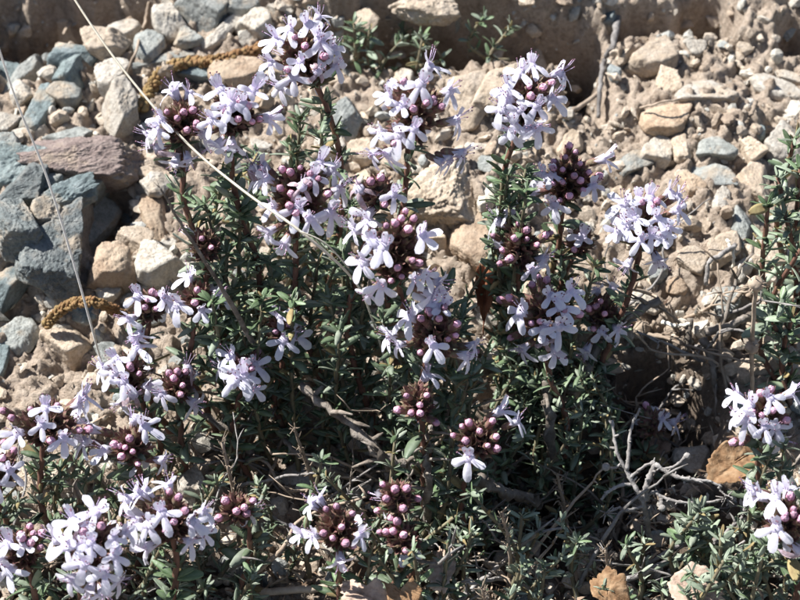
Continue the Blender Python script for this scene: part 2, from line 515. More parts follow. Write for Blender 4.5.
# hand-placed stones: px py w h rot thick material tilt label
HERO = [
 (60, 248, 70, 88, -14, .48, 'slate', (0, 10), 'big cracked grey rock bedded in the left bank behind the grey stalk'),
 (20, 204, 66, 34, 34, .6, 'slate', (14, 0), 'layered grey slab slanting from the left edge under the blue-grey slab'),
 (62, 208, 62, 26, 26, .6, 'blue', (10, 0), 'blue-grey fractured slab on top of the big cracked rock'),
 (22, 238, 40, 42, 20, .8, 'slate', (-8, 12), 'dull grey block at the left edge beside the big cracked rock'),
 (14, 226, 16, 22, 8, .7, 'blue', (0, 0), 'small bright blue stone face among the grey blocks at left'),
 (92, 228, 34, 40, -22, .45, 'grey', (0, 22), 'tan-grey block broken from the sunlit side of the big cracked rock'),
 (42, 280, 42, 34, 24, .7, 'slate', (0, 0), 'grey block under the big cracked rock by the tilted slab'),
 (40, 190, 40, 16, 30, .7, 'grey', (10, 0), 'thin pale-grey slab wedged between two slanting slabs at left'),
 (46, 222, 26, 20, -30, .9, 'grey', (0, 20), 'small angular grey chunk lying on the big cracked rock'),
 (84, 168, 96, 42, 12, .5, 'red', (10, 5), 'reddish-brown crumbly stone lying on top of the big cracked rock'),
 (26, 172, 76, 44, 28, .5, 'blue', (8, 0), 'blue-grey slab lying along the upper edge of the big cracked rock'),
 (98, 192, 34, 32, 10, .9, 'grey', (0, 0), 'greyish block jutting from the sunny side of the big cracked rock'),
 (52, 36, 44, 26, -5, .7, 'tan', (0, 0), 'tan stone alone in the dark hollow at the upper left corner'),
 (77, 62, 44, 20, 18, .6, 'blue', (0, 0), 'blue-grey stone with a flat top above a rounder grey one'),
 (70, 79, 26, 26, 0, .7, 'blue', (0, 0), 'small round blue-grey stone tucked under a flat-topped one'),
 (25, 78, 18, 42, -28, .6, 'grey', (0, 0), 'narrow upright grey slab at the left crossed by a pale stalk'),
 (23, 100, 18, 18, 10, .8, 'pale', (0, 0), 'small pale stone below the narrow upright grey slab'),
 (40, 117, 23, 42, -25, .6, 'blue', (0, 0), 'bluish upright slab standing beside the pale grass stalk'),
 (66, 103, 26, 20, 25, .7, 'grey', (0, 0), 'small grey stone shaded from the left, left of the upright white-faced stone'),
 (8, 78, 22, 24, 10, .6, 'blue', (0, 0), 'blue-grey stone cut off by the left edge under the stalk'),
 (122, 122, 30, 44, -8, 1.0, 'pale', (0, 12), 'upright pale stone with one bright face and one dark face'),
 (68, 143, 38, 18, 3, .6, 'grey', (0, 0), 'flat grey stone resting above the reddish-brown crumbly stone'),
 (10, 133, 24, 20, 10, .8, 'pale', (0, 0), 'pale stone by the left edge between dark gaps'),
 (10, 160, 30, 24, 0, .8, 'grey', (0, 0), 'dull grey stone by the left edge under a pale stone'),
 (108, 52, 34, 28, 20, .7, 'tan', (0, 0), 'tan stone right behind the long straw stalk near the top left'),
 (122, 38, 34, 14, 28, .7, 'pale', (0, 0), 'long pale stone edging the dark hollow near the straw stalk'),
 (150, 55, 28, 28, 0, .7, 'grey', (0, 0), 'grey stone between the straw stalk and the curved catkin'),
 (116, 86, 28, 26, 12, .7, 'pale', (0, 0), 'roundish pale stone crossed by the long straw stalk'),
 (171, 28, 30, 32, 12, .9, 'pale', (5, 0), 'square pale-topped stone with a dark front above the catkin'),
 (205, 16, 50, 42, 0, .6, 'grey', (0, 0), 'large grey stone lined with thin plant shadows near the top edge'),
 (224, 34, 20, 42, -42, .8, 'pale', (0, 8), 'narrow bright bar-shaped stone slanting above the catkin'),
 (254, 33, 32, 26, 0, .8, 'pale', (0, 0), 'pale wedge-shaped stone right of the bright bar-shaped stone'),
 (190, 44, 28, 18, -8, .8, 'grey', (0, 0), 'small grey stone tucked above the middle of the catkin'),
 (158, 64, 70, 14, 14, .5, 'grey', (0, 0), 'long low grey stone lying along the upper side of the catkin'),
 (195, 76, 42, 18, -3, .7, 'blue', (0, 0), 'smooth blue-grey stone lying under the catkin'),
 (238, 76, 52, 34, 18, .55, 'orange', (0, 0), 'smooth tan-orange stone between catkin and lilac flowers'),
 (280, 13, 24, 12, 0, .7, 'pale', (0, 0), 'small flat pale stone above the upper-left flower head'),
 (240, 8, 34, 16, 0, .7, 'grey', (0, 0), 'grey stone touching the top edge right of the large lined stone'),
 (265, 76, 20, 18, 0, .7, 'tan', (0, 0), 'small tan stone between the orange stone and the upper flower head'),
 (116, 276, 46, 36, -3, 1.0, 'orange', (0, 0), 'rounded orange-tan stone standing clear on the left slope'),
 (84, 319, 36, 20, -6, .8, 'blue', (0, 0), 'flat blue-grey stone under the small bent catkin'),
 (72, 352, 50, 36, 28, .8, 'tan', (0, 8), 'blunt tan stone below the flat blue-grey one by the pale stalk'),
 (162, 272, 46, 34, 6, .8, 'pale', (0, 0), 'large pale rounded stone right of the orange-tan stone'),
 (154, 222, 24, 50, 16, .6, 'orange', (0, 0), 'long rust-tinted stone left of the thin dark twig'),
 (136, 248, 30, 18, -5, .8, 'tan', (0, 0), 'small tan stone above the rounded orange-tan stone'),
 (110, 297, 24, 16, 18, .8, 'pale', (0, 0), 'small pale stone below the rounded orange-tan stone'),
 (72, 292, 20, 26, -20, .8, 'pale', (0, 0), 'small pale stone touching the pale stalk above the bent catkin'),
 (156, 193, 30, 22, 0, .8, 'pale', (0, 0), 'pale stone beside the tip of the thin dark twig'),
 (136, 190, 12, 24, 0, .8, 'tan', (0, 0), 'narrow tan pebble at the edge of the big shaded hollow'),
 (148, 176, 34, 16, 15, .8, 'tan', (0, 0), 'brownish flat stone below the leftmost lilac flowers'),
 (12, 285, 34, 62, -32, .7, 'blue', (0, -10), 'tilted dark bluish slab below the big cracked rock'),
 (22, 345, 36, 34, 0, .8, 'grey', (0, 0), 'dark rounded grey stone in shadow at the left edge'),
 (2, 356, 16, 50, 0, .7, 'blue', (0, 0), 'greenish-grey slab cut off by the left edge below the dark stone'),
 (343, 125, 32, 44, -18, .6, 'grey', (0, 0), 'flat grey stone standing between two upper flower heads'),
 (330, 150, 26, 22, 10, .6, 'pale', (0, 0), 'small pale-grey stone just below the flat grey one'),
 (365, 155, 30, 24, 0, .6, 'tan', (0, 0), 'tan stone left of the brown stem of the tall central head'),
 (425, 10, 62, 28, -6, .6, 'tan', (0, 0), 'broad tan stone on the ledge at the top edge'),
 (447, 22, 20, 18, 10, .8, 'grey', (0, 0), 'small pale-grey stone perched above the dark ledge shadow'),
 (470, 95, 46, 62, -20, .55, 'tan', (0, 0), 'cracked tan slab behind the tall central flower head'),
 (503, 85, 30, 62, -30, .5, 'tan', (0, 0), 'long tan slab leaning left of the upper pale flower head'),
 (448, 205, 64, 72, -42, .55, 'tan', (8, 0), 'large tan boulder-like stone between the two main flower stems'),
 (485, 240, 56, 64, -20, .45, 'orange', (0, 0), 'brown-orange flat stone right of the large tan one'),
 (478, 155, 26, 16, 5, .7, 'pale', (0, 0), 'small whitish stone above the large tan stone'),
 (488, 200, 16, 28, -25, .7, 'pale', (0, 0), 'narrow pale stone between large tan and brown-orange stones'),
 (650, 65, 46, 28, 26, .7, 'tan', (0, 0), 'smooth oval tan stone casting a dark shadow near the upper right'),
 (695, 53, 18, 17, 0, .9, 'pale', (0, 0), 'small bright whitish stone right of the smooth oval stone'),
 (706, 99, 56, 26, 16, .5, 'pale', (-8, 0), 'flat pale slab with a dark gap under its lower edge'),
 (664, 123, 42, 32, -10, .5, 'orange', (0, 0), 'smooth pinkish-tan flat stone below the oval stone'),
 (682, 152, 22, 24, 0, .6, 'tan', (0, 0), 'tan stone just below the smooth pinkish-tan one'),
 (776, 92, 50, 20, -28, .55, 'pale', (0, 0), 'pale slab slanting at the upper right edge'),
 (790, 78, 30, 14, -20, .6, 'pale', (0, 0), 'thin pale slab at the right edge above a larger one'),
 (735, 30, 20, 12, 0, .8, 'grey', (0, 0), 'small light grey stone on the lip of the upper dark hollow'),
 (788, 28, 18, 28, -30, .7, 'grey', (0, 0), 'grey stone at the upper right corner beside a dark gap'),
 (712, 180, 44, 24, -14, .5, 'grey', (0, 0), 'smooth grey oval stone lying flat beside a round brown one'),
 (692, 191, 24, 22, 0, .8, 'orange', (0, 0), 'round brown stone touching the smooth grey oval stone'),
 (681, 178, 14, 14, 0, .8, 'tan', (0, 0), 'tiny tan stone just above the round brown stone'),
 (633, 170, 32, 24, -20, .6, 'grey', (0, 0), 'grey wedge stone above the all-open flower head'),
 (655, 155, 28, 24, 0, .6, 'pale', (0, 0), 'pale grey stone between the flat pale slab and grey wedge'),
 (716, 152, 36, 18, -4, .6, 'grey', (0, 0), 'light grey stone directly above the smooth grey oval stone'),
 (758, 136, 12, 11, 0, .9, 'blue', (0, 0), 'tiny dark blue-grey pebble left of the big white stone'),
 (783, 152, 42, 36, 20, .6, 'pale', (0, 0), 'big whitish stone behind the leafy shoot at right'),
 (751, 186, 30, 38, 0, .6, 'tan', (0, 0), 'tan stone left of the leafy shoot at right'),
 (752, 155, 24, 20, 0, .7, 'tan', (0, 0), 'small tan stone left of the big whitish stone'),
 (721, 205, 16, 26, -15, .7, 'pale', (0, 0), 'small upright pale stone under the smooth grey oval stone'),
 (740, 228, 20, 40, 5, .7, 'grey', (0, 0), 'upright light grey stone left of the leafy shoot at right'),
 (692, 267, 30, 26, 0, .6, 'tan', (0, 0), 'blocky tan stone right of the all-open flower head'),
 (722, 255, 28, 40, -20, .6, 'tan', (0, 0), 'tan clod-like stone above the tangled dry roots'),
 (762, 262, 36, 40, -10, .55, 'tan', (0, 0), 'broad tan stone left of the lower leafy shoot at right'),
 (795, 268, 16, 28, 0, .7, 'pale', (0, 0), 'pale stone at the right edge beside the leafy shoot'),
 (676, 291, 18, 15, 0, .8, 'orange', (0, 0), 'small round brownish pebble above the dark hollow'),
 (657, 275, 18, 18, 0, .8, 'grey', (0, 0), 'greyish stone under the all-open flower head'),
 (724, 308, 28, 30, -10, .7, 'grey', (0, 0), 'light grey stone above the tangled dry roots'),
 (643, 368, 24, 22, 0, .7, 'tan', (0, 0), 'tan stone in the shade beside the black hollow'),
 (773, 372, 52, 34, 25, .5, 'tan', (0, 0), 'wide tan stone behind the right-edge flower cluster'),
 (770, 340, 26, 22, 0, .6, 'tan', (0, 0), 'tan stone above the wide tan one at right'),
 (766, 360, 18, 20, -30, .7, 'orange', (0, 0), 'small orange-brown stone left of the wide tan stone'),
 (195, 487, 28, 24, 0, .8, 'pale', (0, 0), 'pale rounded stone between the two lower-left flower clusters'),
 (100, 470, 30, 22, 20, .7, 'pale', (0, 0), 'pale stone under the leaves between the lower-left heads'),
 (40, 480, 40, 30, 10, .6, 'tan', (0, 0), 'tan stone in front of the lower-left bush by the edge'),
 (28, 465, 30, 18, -10, .7, 'pale', (0, 0), 'pale flat stone just above the tan one at the left edge'),
]
for i, (px, py, w, h, rot, th, mt, tilt, lab) in enumerate(HERO):
    if i == 0: v, f = rock(6, 8, .07, 44, .055, 8, 0)
    elif mt == 'red': v, f = rock(6, 9, .09, 30, .07, 12, 0)
    elif mt == 'slate': v, f = rock(5, 7, .06, 50, .05, 60 + i, 0)
    elif w > 60: v, f = rock(5, 9, .14, 34, .05, 40 + i, 0)
    else: v, f = rock(4, 7 + i % 4, .085, 30 + 10 * (i % 3), .012, 40 + i, .0 if mt != 'orange' else .22)
    big = 1.2 if px > 140 else 1.12 if i == 0 or py > 260 else 1.34
    o = put_stone('rock' if i == 0 else 'stone', make_mesh('stone', v, f, M[mt]), px, py, w * big, h * big, rot, th * (1.1 if px > 140 or i == 0 or py > 260 else 1.3), .26, tilt)
    tag(o, lab, 'rock' if i == 0 else 'stone', None if i == 0 else 'stones of the bank')

HEROXY = np.array([(a[0], a[1], max(a[2], a[3]) / 2) for a in HERO])
CW = {'tan': 'tan', 'pale': 'pale', 'grey': 'grey', 'blue': 'bluish', 'orange': 'orange-brown'}
placed, smalls = [], []
n_small = 0
tries = 0
while n_small < 190 and tries < 9000:
    tries += 1
    px, py = rnd.uniform(-10, 812), rnd.uniform(-5, 600)
    if py > 430 and rnd.random() < .6: continue
    if px > 420 and py < 300 and rnd.random() < .5: continue
    if 190 < px < 480 and 330 < py and rnd.random() < .4: continue
    w = rnd.choice((13, 15, 17, 19, 22, 25, 30, 36)) * rnd.uniform(.9, 1.15)
    if np.any(np.hypot(HEROXY[:, 0] - px, HEROXY[:, 1] - py) < HEROXY[:, 2] * .85 + w * .3): continue
    if any((a - px) ** 2 + (b - py) ** 2 < ((c + w) * .5) ** 2 for a, b, c in placed): continue
    left = px < 260 and py < 380
    mt = rnd.choices(('tan', 'pale', 'grey', 'blue', 'orange'), (3, 3, 4, 2, .6) if left else (6, 3, 1.6, .4, .8))[0]
    placed.append((px, py, w))
    o = put_stone('stone', rock_mesh('small', rnd.randrange(16), mt), px, py, w, w * rnd.uniform(.6, .95), rnd.uniform(0, 180), rnd.uniform(.4, .8), .18, (rnd.uniform(-28, 28), rnd.uniform(-22, 22)))
    smalls.append((o, px, py, w, mt))
    n_small += 1


LAND = [(650, 65, 'the smooth oval tan stone'), (706, 99, 'the flat pale slab'), (664, 123, 'the pinkish-tan flat stone'), (776, 92, 'the slanting pale slab'),
        (712, 180, 'the smooth grey oval stone'), (783, 152, 'the big whitish stone'), (695, 53, 'the small bright whitish stone'), (633, 170, 'the grey wedge stone'),
        (645, 225, 'the all-open flower head'), (692, 267, 'the blocky tan stone'), (762, 262, 'the lower leafy shoot at right'), (724, 308, 'the stout level root'),
        (655, 390, 'the black hollow'), (645, 480, 'the bleached dead twig'), (773, 372, 'the wide tan stone at right'), (735, 455, 'the broad orange-brown leaf'),
        (112, 272, 'the rounded orange-tan stone'), (162, 272, 'the large pale rounded stone'), (84, 319, 'the small bent catkin'), (200, 62, 'the long catkin'),
        (46, 246, 'the big cracked rock'), (84, 168, 'the reddish-brown crumbly stone'), (122, 122, 'the upright two-faced pale stone'), (205, 16, 'the large lined grey stone'),
        (238, 76, 'the tan-orange stone by the catkin'), (52, 36, 'the tan stone in the corner hollow'), (343, 125, 'the flat grey stone between heads'), (304, 58, 'the uppermost flower head'),
        (205, 120, 'the leftmost upper flower heads'), (413, 112, 'the tall central flower head'), (470, 95, 'the cracked tan slab'), (527, 102, 'the upper pale flower head'),
        (448, 205, 'the large tan stone between stems'), (485, 240, 'the brown-orange flat stone'), (425, 10, 'the broad tan stone on the ledge'), (567, 180, 'the pink-budded upper head'),
        (705, 22, 'the upper right dark hollow'), (580, 65, 'the dark gap with the grey twig'), (154, 222, 'the long rust-tinted stone'), (205, 262, 'the thin dark bristly twig'),
        (299, 197, 'the flower head under the straw stalk'), (243, 373, 'the small left-centre flowers'), (129, 374, 'the flower column by the stalk foot'), (72, 352, 'the blunt tan stone'),
        (46, 424, 'the lower-left flower row'), (94, 545, 'the big whitish cluster'), (168, 519, 'the lower-left budded head'), (195, 487, 'the pale rounded stone among stems'),
        (338, 528, 'the low four-flowered head'), (478, 440, 'the low bud cluster'), (398, 497, 'the lowest bud heads'), (545, 314, 'the broad six-flowered head'),
        (365, 595, 'the torn leaf at the bottom'), (690, 585, 'the pinkish leaf at the bottom'), (765, 412, 'the right-edge flower cluster'), (22, 345, 'the dark rounded grey stone'),
        (385, 465, 'the forked woody branch'), (433, 340, 'the central five-flowered head'), (283, 330, 'the two shaded left flowers')]
SHAPE = {0: 'small', 1: 'medium-sized', 2: 'larger'}
used_lab = {}
for o, px, py, w, mt in smalls:
    near = sorted(LAND, key=lambda a: (a[0] - px) ** 2 + (a[1] - py) ** 2)[:3]
    size = SHAPE[0 if w < 18 else 1 if w < 27 else 2]
    for a in near:
        dx, dy = px - a[0], py - a[1]
        if abs(dx) > 2 * abs(dy): wh = 'right of' if dx > 0 else 'left of'
        elif abs(dy) > 2 * abs(dx): wh = 'below' if dy > 0 else 'above'
        else: wh = ('below' if dy > 0 else 'above') + ' and ' + ('right of' if dx > 0 else 'left of')
        lab = '%s %s stone %s %s' % (size, CW[mt], wh, a[2])
        if lab not in used_lab: break
    used_lab[lab] = 1
    tag(o, lab, 'stone', 'loose stones of the rubble')

# gravel and crumbs, uncountable
def scatter(name, n, smin, smax, mat, label, dens, sub=1, seed=3):
    g = np.random.default_rng(seed)
    d, f = ICO[sub]
    f = np.array(f)
    xs = g.uniform(-.155, .155, n * 5); vs = g.uniform(-.105, .165, n * 5)
    keep = g.uniform(size=n * 5) < dens(xs, vs)
    xs, vs = xs[keep], vs[keep]
    ok = np.ones(len(xs), bool)
    for a in HERO:
        q = at_h(a[0], a[1]); k = mm_px(q)
        ca, sa = math.cos(R(a[4])), math.sin(R(a[4]))
        ex, ey = xs - q.x, vs - q.dot(ALONG)
        ok &= ((ex * ca + ey * sa) / (a[2] * k * .55)) ** 2 + ((-ex * sa + ey * ca) / (a[3] * k * .66)) ** 2 > 1
    xs, vs = xs[ok][:n], vs[ok][:n]
    n = len(xs)
    hs = ground_h(xs, vs)
    sz = smin + (smax - smin) * g.uniform(size=n) ** 4.0
    nv_ = len(d)
    allv = np.zeros((n, nv_, 3)); tone = np.zeros((n, nv_))
    for i in range(n):
        q = g.normal(size=(7, 3)); q /= np.linalg.norm(q, axis=1)[:, None]
        r = 1 / np.maximum((np.maximum(d @ q.T, .02) / g.uniform(.6, 1, 7)).max(1), .7)
        v = d * r[:, None] * (1 + .05 * g.normal(size=(nv_, 1))) * np.array((1, g.uniform(.55, 1), g.uniform(.28, .8)))
        A = np.linalg.qr(g.normal(size=(3, 3)))[0]
        c = np.array((xs[i], 0, 0)) + alo * vs[i] + nrm * (hs[i] + sz[i] * .15)
        allv[i] = (v @ A) * sz[i] * .5 + c
        tone[i] = g.uniform() ** .9
    ff = (np.arange(n)[:, None, None] * nv_ + f[None]).reshape(-1, 3)
    me = make_mesh(name, allv.reshape(-1, 3), ff, mat, False, None, {'tone': tone.ravel()})
    return tag(link(name, me), label, None, None, 'stuff')
def dens_g(xs, vs):
    return np.clip(.42 + 1.7 * fbm(np.stack([xs, vs, xs * 0], 1) * 55 + 70, 3), .04, 1)
scatter('gravel', 15500, .0006, .0050, M['gravel'], 'loose tan gravel and soil crumbs over the bank', dens_g)

# ------------------------------------------------------------------ thyme: leaf, flower, bud
def leaf_geo(L, wd, nu, nw, bend, fold, seed):
    g = random.Random(seed)
    top, bot = [], []
    for i in range(nu + 1):
        t = i / nu
        w = wd * (math.sin(math.pi * min(1, .06 + .86 * t)) ** .6) if t < 1 else wd * .34
        z0 = -bend * L * t * t + .1 * L * t
        for k in range(nw + 1):
            s = k / nw * 2 - 1
            z = z0 + fold * wd * (abs(s) ** 1.5) - .55 * wd * max(0, abs(s) - .72)
            top.append((L * t, s * w / 2, z))
            bot.append((L * t, s * w / 2 * .93, z - .13 * wd * (1.15 - s * s * .6)))
    n = len(top); st = nw + 1
    f = []
    for i in range(nu):
        for k in range(nw):
            a = i * st + k
            f.append((a, a + st, a + st + 1, a + 1))
            f.append((n + a, n + a + 1, n + a + st + 1, n + a + st))
    for i in range(nu):
        a, b = i * st, (i + 1) * st
        f.append((a, n + a, n + b, b))
        a, b = a + nw, b + nw
        f.append((a, b, n + b, n + a))
    tone = [(.0 if k % (nw + 1) != nw // 2 else .35) for k in range(n)] + [.75] * n
    return np.array(top + bot), f, np.array(tone)

LEAVES = [leaf_geo(.0046, .00138 * q, 6, 4, b_, fo, i) for i, (q, b_, fo) in enumerate([(1, .22, .22), (1.15, .42, .16), (.8, .05, .3), (1.3, .3, .14), (.95, -.16, .26)])]
LEAVES_LOW = [leaf_geo(.0046, .00136 * q, 4, 2, b_, fo, i) for i, (q, b_, fo) in enumerate([(1, .22, .22), (1.15, .42, .16), (.85, -.1, .26)])]
LEAF_ME = {}
for mk in ('leaf', 'greyleaf', 'dryleaf'):
    for i, (v, f, t) in enumerate(LEAVES):
        LEAF_ME[mk, i] = make_mesh('leaf', v, f, M[mk], True, None, {'tone': t * .55})

def flower_mesh(seed, style=0):
    g = random.Random(seed)
    G = Geo()
    u = .001
    # corolla tube
    ring = []
    rows = [(-3.2, .55), (-1.8, .65), (-.6, .85), (.08, 1.0)]
    vv, ff = [], []
    for i, (z, r) in enumerate(rows):
        for k in range(8):
            a = 2 * math.pi * k / 8
            vv.append((r * u * math.cos(a), r * u * math.sin(a), z * u))
    for i in range(3):
        for k in range(8):
            k2 = (k + 1) % 8
            ff.append((i * 8 + k, i * 8 + k2, i * 8 + 8 + k2, i * 8 + 8 + k))
    vv.append((0, -.15 * u, .42 * u))
    ff += [(24 + k, 24 + (k + 1) % 8, 32) for k in range(8)]
    G.add(vv, ff, 0, [.3] * 16 + [.25] * 8 + [.16] * 8 + [.42])
    # lobes: three spreading lower ones, an upper lip with a notch
    def lobe(ang, L, wd, lift, curl, notch, tone0):
        nu, nw = 6, 4
        vv, ff, tt = [], [], []
        ca, sa = math.cos(ang), math.sin(ang)
        twist, cup = g.uniform(-.3, .3), g.uniform(.05, .35)
        if style == 1: lift, L = lift + 1.5, L * .8
        if style == 2: curl, L, wd, twist = curl + 2.2, L * .75, wd * .6, twist * 3
        for i in range(nu + 1):
            t = i / nu
            w = wd * (.48 + .52 * math.sin(math.pi * min(1, t * .78))) if t < .75 else wd * (.48 + .52 * math.sin(math.pi * .585)) * math.sqrt(max(0, 1 - ((t - .75) / .27) ** 2)) * 1.02
            w = max(w, .05)
            rr = .45 + (L + .4) * t
            for k in range(nw + 1):
                s = k / nw * 2 - 1
                tw = twist * s * t
                r2 = rr - notch * max(0, t - .6) * (1 - abs(s)) * 1.6
                z = .16 + lift * t - curl * t * t - cup * s * s * (1 - t * .5) + tw + .07 * g.uniform(-1, 1)
                x, y = r2, s * w / 2
                vv.append(((x * ca - y * sa) * u, (x * sa + y * ca) * u, z * u))
                tt.append(tone0 * max(0, 1 - t * 1.7) + (.12 if k == 2 and t < .7 else 0))
        for i in range(nu):
            for k in range(nw):
                a = i * (nw + 1) + k
                ff.append((a, a + 1, a + nw + 2, a + nw + 1))
        G.add(vv, ff, 4 if style == 2 else 0, tt)
    j = lambda a: g.uniform(-a, a)
    lobe(R(-90 + j(8)), 2.9 + j(.45), 1.5 + j(.25), .75 + j(.3), 1.2 + j(.5), .0, .3)
    lobe(R(-26 + j(16)), 2.55 + j(.45), 1.3 + j(.25), .6 + j(.45), 1.1 + j(.7), 0, .3)
    lobe(R(206 + j(16)), 2.55 + j(.45), 1.3 + j(.25), .6 + j(.45), 1.1 + j(.7), 0, .3)
    lobe(R(90 + j(6)), 1.35 + j(.2), 2.1 + j(.2), 1.5 + j(.3), .15 + j(.2), .5, .42)
    # stamens
    for k, (ax, ay) in enumerate([(-.55, .35), (.55, .35), (-.3, .75), (.35, .7)]):
        L = g.uniform(2.0, 3.3)
        p0 = Vector((ax * .6, ay * .6, -.4)) * u
        p1 = Vector((ax * 1.1, ay * 1.1 + .1, L * .5)) * u
        p2 = Vector((ax * 1.8 + j(.3), ay * 1.6 + .4 + j(.3), L)) * u
        G.tube([p0, p1, p2], .055 * u, 2, 3)
        d, f = ICO[1]
        G.add(d * np.array((.17, .14, .17)) * u + np.array(p2), f, 3)
    calyx_into(G, g, 1, -1.0, .72)
    return G.mesh('flower', [M['petal'], M['calyx'], M['filament'], M['anther'], M['wilted']])

def calyx_into(G, g, m, top, fat=1.0):
    u = .001
    vv, ff = [], []
    rows = [(top - 2.9, .35), (top - 2.5, .85), (top - 1.5, 1.0), (top - .5, .95), (top, 1.05)]
    for i, (z, r) in enumerate(rows):
        for k in range(10):
            a = 2 * math.pi * k / 10
            rr = fat * r * (1 + .09 * (1 if k % 2 else -1))
            zz = z + (1.0 * (k % 2) * g.uniform(.6, 1.2) if i == 4 else 0)
            vv.append((rr * u * math.cos(a), rr * u * math.sin(a), zz * u))
    for i in range(4):
        for k in range(10):
            k2 = (k + 1) % 10
            ff.append((i * 10 + k, i * 10 + k2, i * 10 + 10 + k2, i * 10 + 10 + k))
    G.add(vv, ff, m)

def bud_mesh(seed):
    g = random.Random(seed)
    G = Geo()
    d, f = ICO[3]
    r = np.array((.84, .80, 1.25)) * .001
    v = d * r * (1 + .14 * fbm(d * 3.2 + seed, 3)[:, None] + .10 * fbm(d * 11 + seed, 2)[:, None])
    v = v * (1 - .05 * np.cos(np.arctan2(d[:, 1], d[:, 0]) * 4 + seed) * np.clip(d[:, 2] + .3, 0, 1))[:, None]
    G.add(v + np.array((0, 0, .0002)), f, 0, np.clip(d[:, 2] * .6, 0, .6))
    calyx_into(G, g, 1, -.15)
    return G.mesh('bud', [M['bud'], M['calyx']])
FLOWERS = [flower_mesh(s) for s in range(14)] + [flower_mesh(20), flower_mesh(31, 1), flower_mesh(32, 1), flower_mesh(33, 1), flower_mesh(34, 2)]
BUDS = [bud_mesh(s) for s in range(5)]

def calyx_arrays(seed):
    g = random.Random(seed); G = Geo(); calyx_into(G, g, 0, .5)
    return np.concatenate(G.v), G.f
CALYX = [calyx_arrays(s) for s in range(4)]

# ------------------------------------------------------------------ bushes
class Bush:
    def __init__(s, name, label, px, py, cat='bush'):
        s.base = on_ground(px, py)
        s.root = link(name, None, loc=s.base)
        tag(s.root, label, cat, None)
        s.leaves = []          # (shoot, matrix, grey)
    def local(s, p): return Vector(p) - s.base

def stem_leaves(bush, shoot, pts, t0, t1, step, per, grey, size=1.0, top_cluster=False):
    L = [0]
    for a, b in zip(pts, pts[1:]): L.append(L[-1] + (b - a).length)
    tot = L[-1]
    d = t0 * tot
    k = 0
    while d < t1 * tot:
        i = max(j for j in range(len(L)) if L[j] <= d + 1e-9); i = min(i, len(pts) - 2)
        p = pts[i].lerp(pts[i + 1], (d - L[i]) / max(1e-9, L[i + 1] - L[i]))
        ax = (pts[i + 1] - pts[i]).normalized()
        fr = frame(ax, Vector((.3, .9, .2)))
        n = per + rnd.choice((-1, 0, 0, 1))
        for q in range(n):
            a = (q % 2) * math.pi + k * math.pi / 2 + rnd.uniform(-.5, .5)
            out = fr @ Vector((math.cos(a), math.sin(a), 0))
            el = rnd.uniform(.15, .75) if q < 2 else rnd.uniform(.5, 1.3)
            dirv = (out + ax * el + Vector((rnd.uniform(-.35, .35), rnd.uniform(-.35, .35), rnd.uniform(-.25, .35)))).normalized()
            sc = size * (rnd.uniform(.75, 1.25) if q < 2 else rnd.uniform(.4, .85))
            side = ax.cross(dirv).normalized()
            nrm_ = dirv.cross(side).normalized()
            if nrm_.dot(ax) < 0: side, nrm_ = -side, -nrm_
            m3 = Matrix((dirv, -side if (dirv.cross(-side)).dot(nrm_) > 0 else side, nrm_)).transposed()
            m3 = m3 @ Matrix.Rotation(rnd.uniform(-.9, .9), 3, 'X')
            m3 = m3.to_4x4() @ Matrix.Diagonal((sc, sc * rnd.uniform(.7, 1.2), sc, 1))
            m3.translation = p
            bush.leaves.append((shoot, m3, rnd.random() < grey))
        d += step * rnd.uniform(.75, 1.25); k += 1

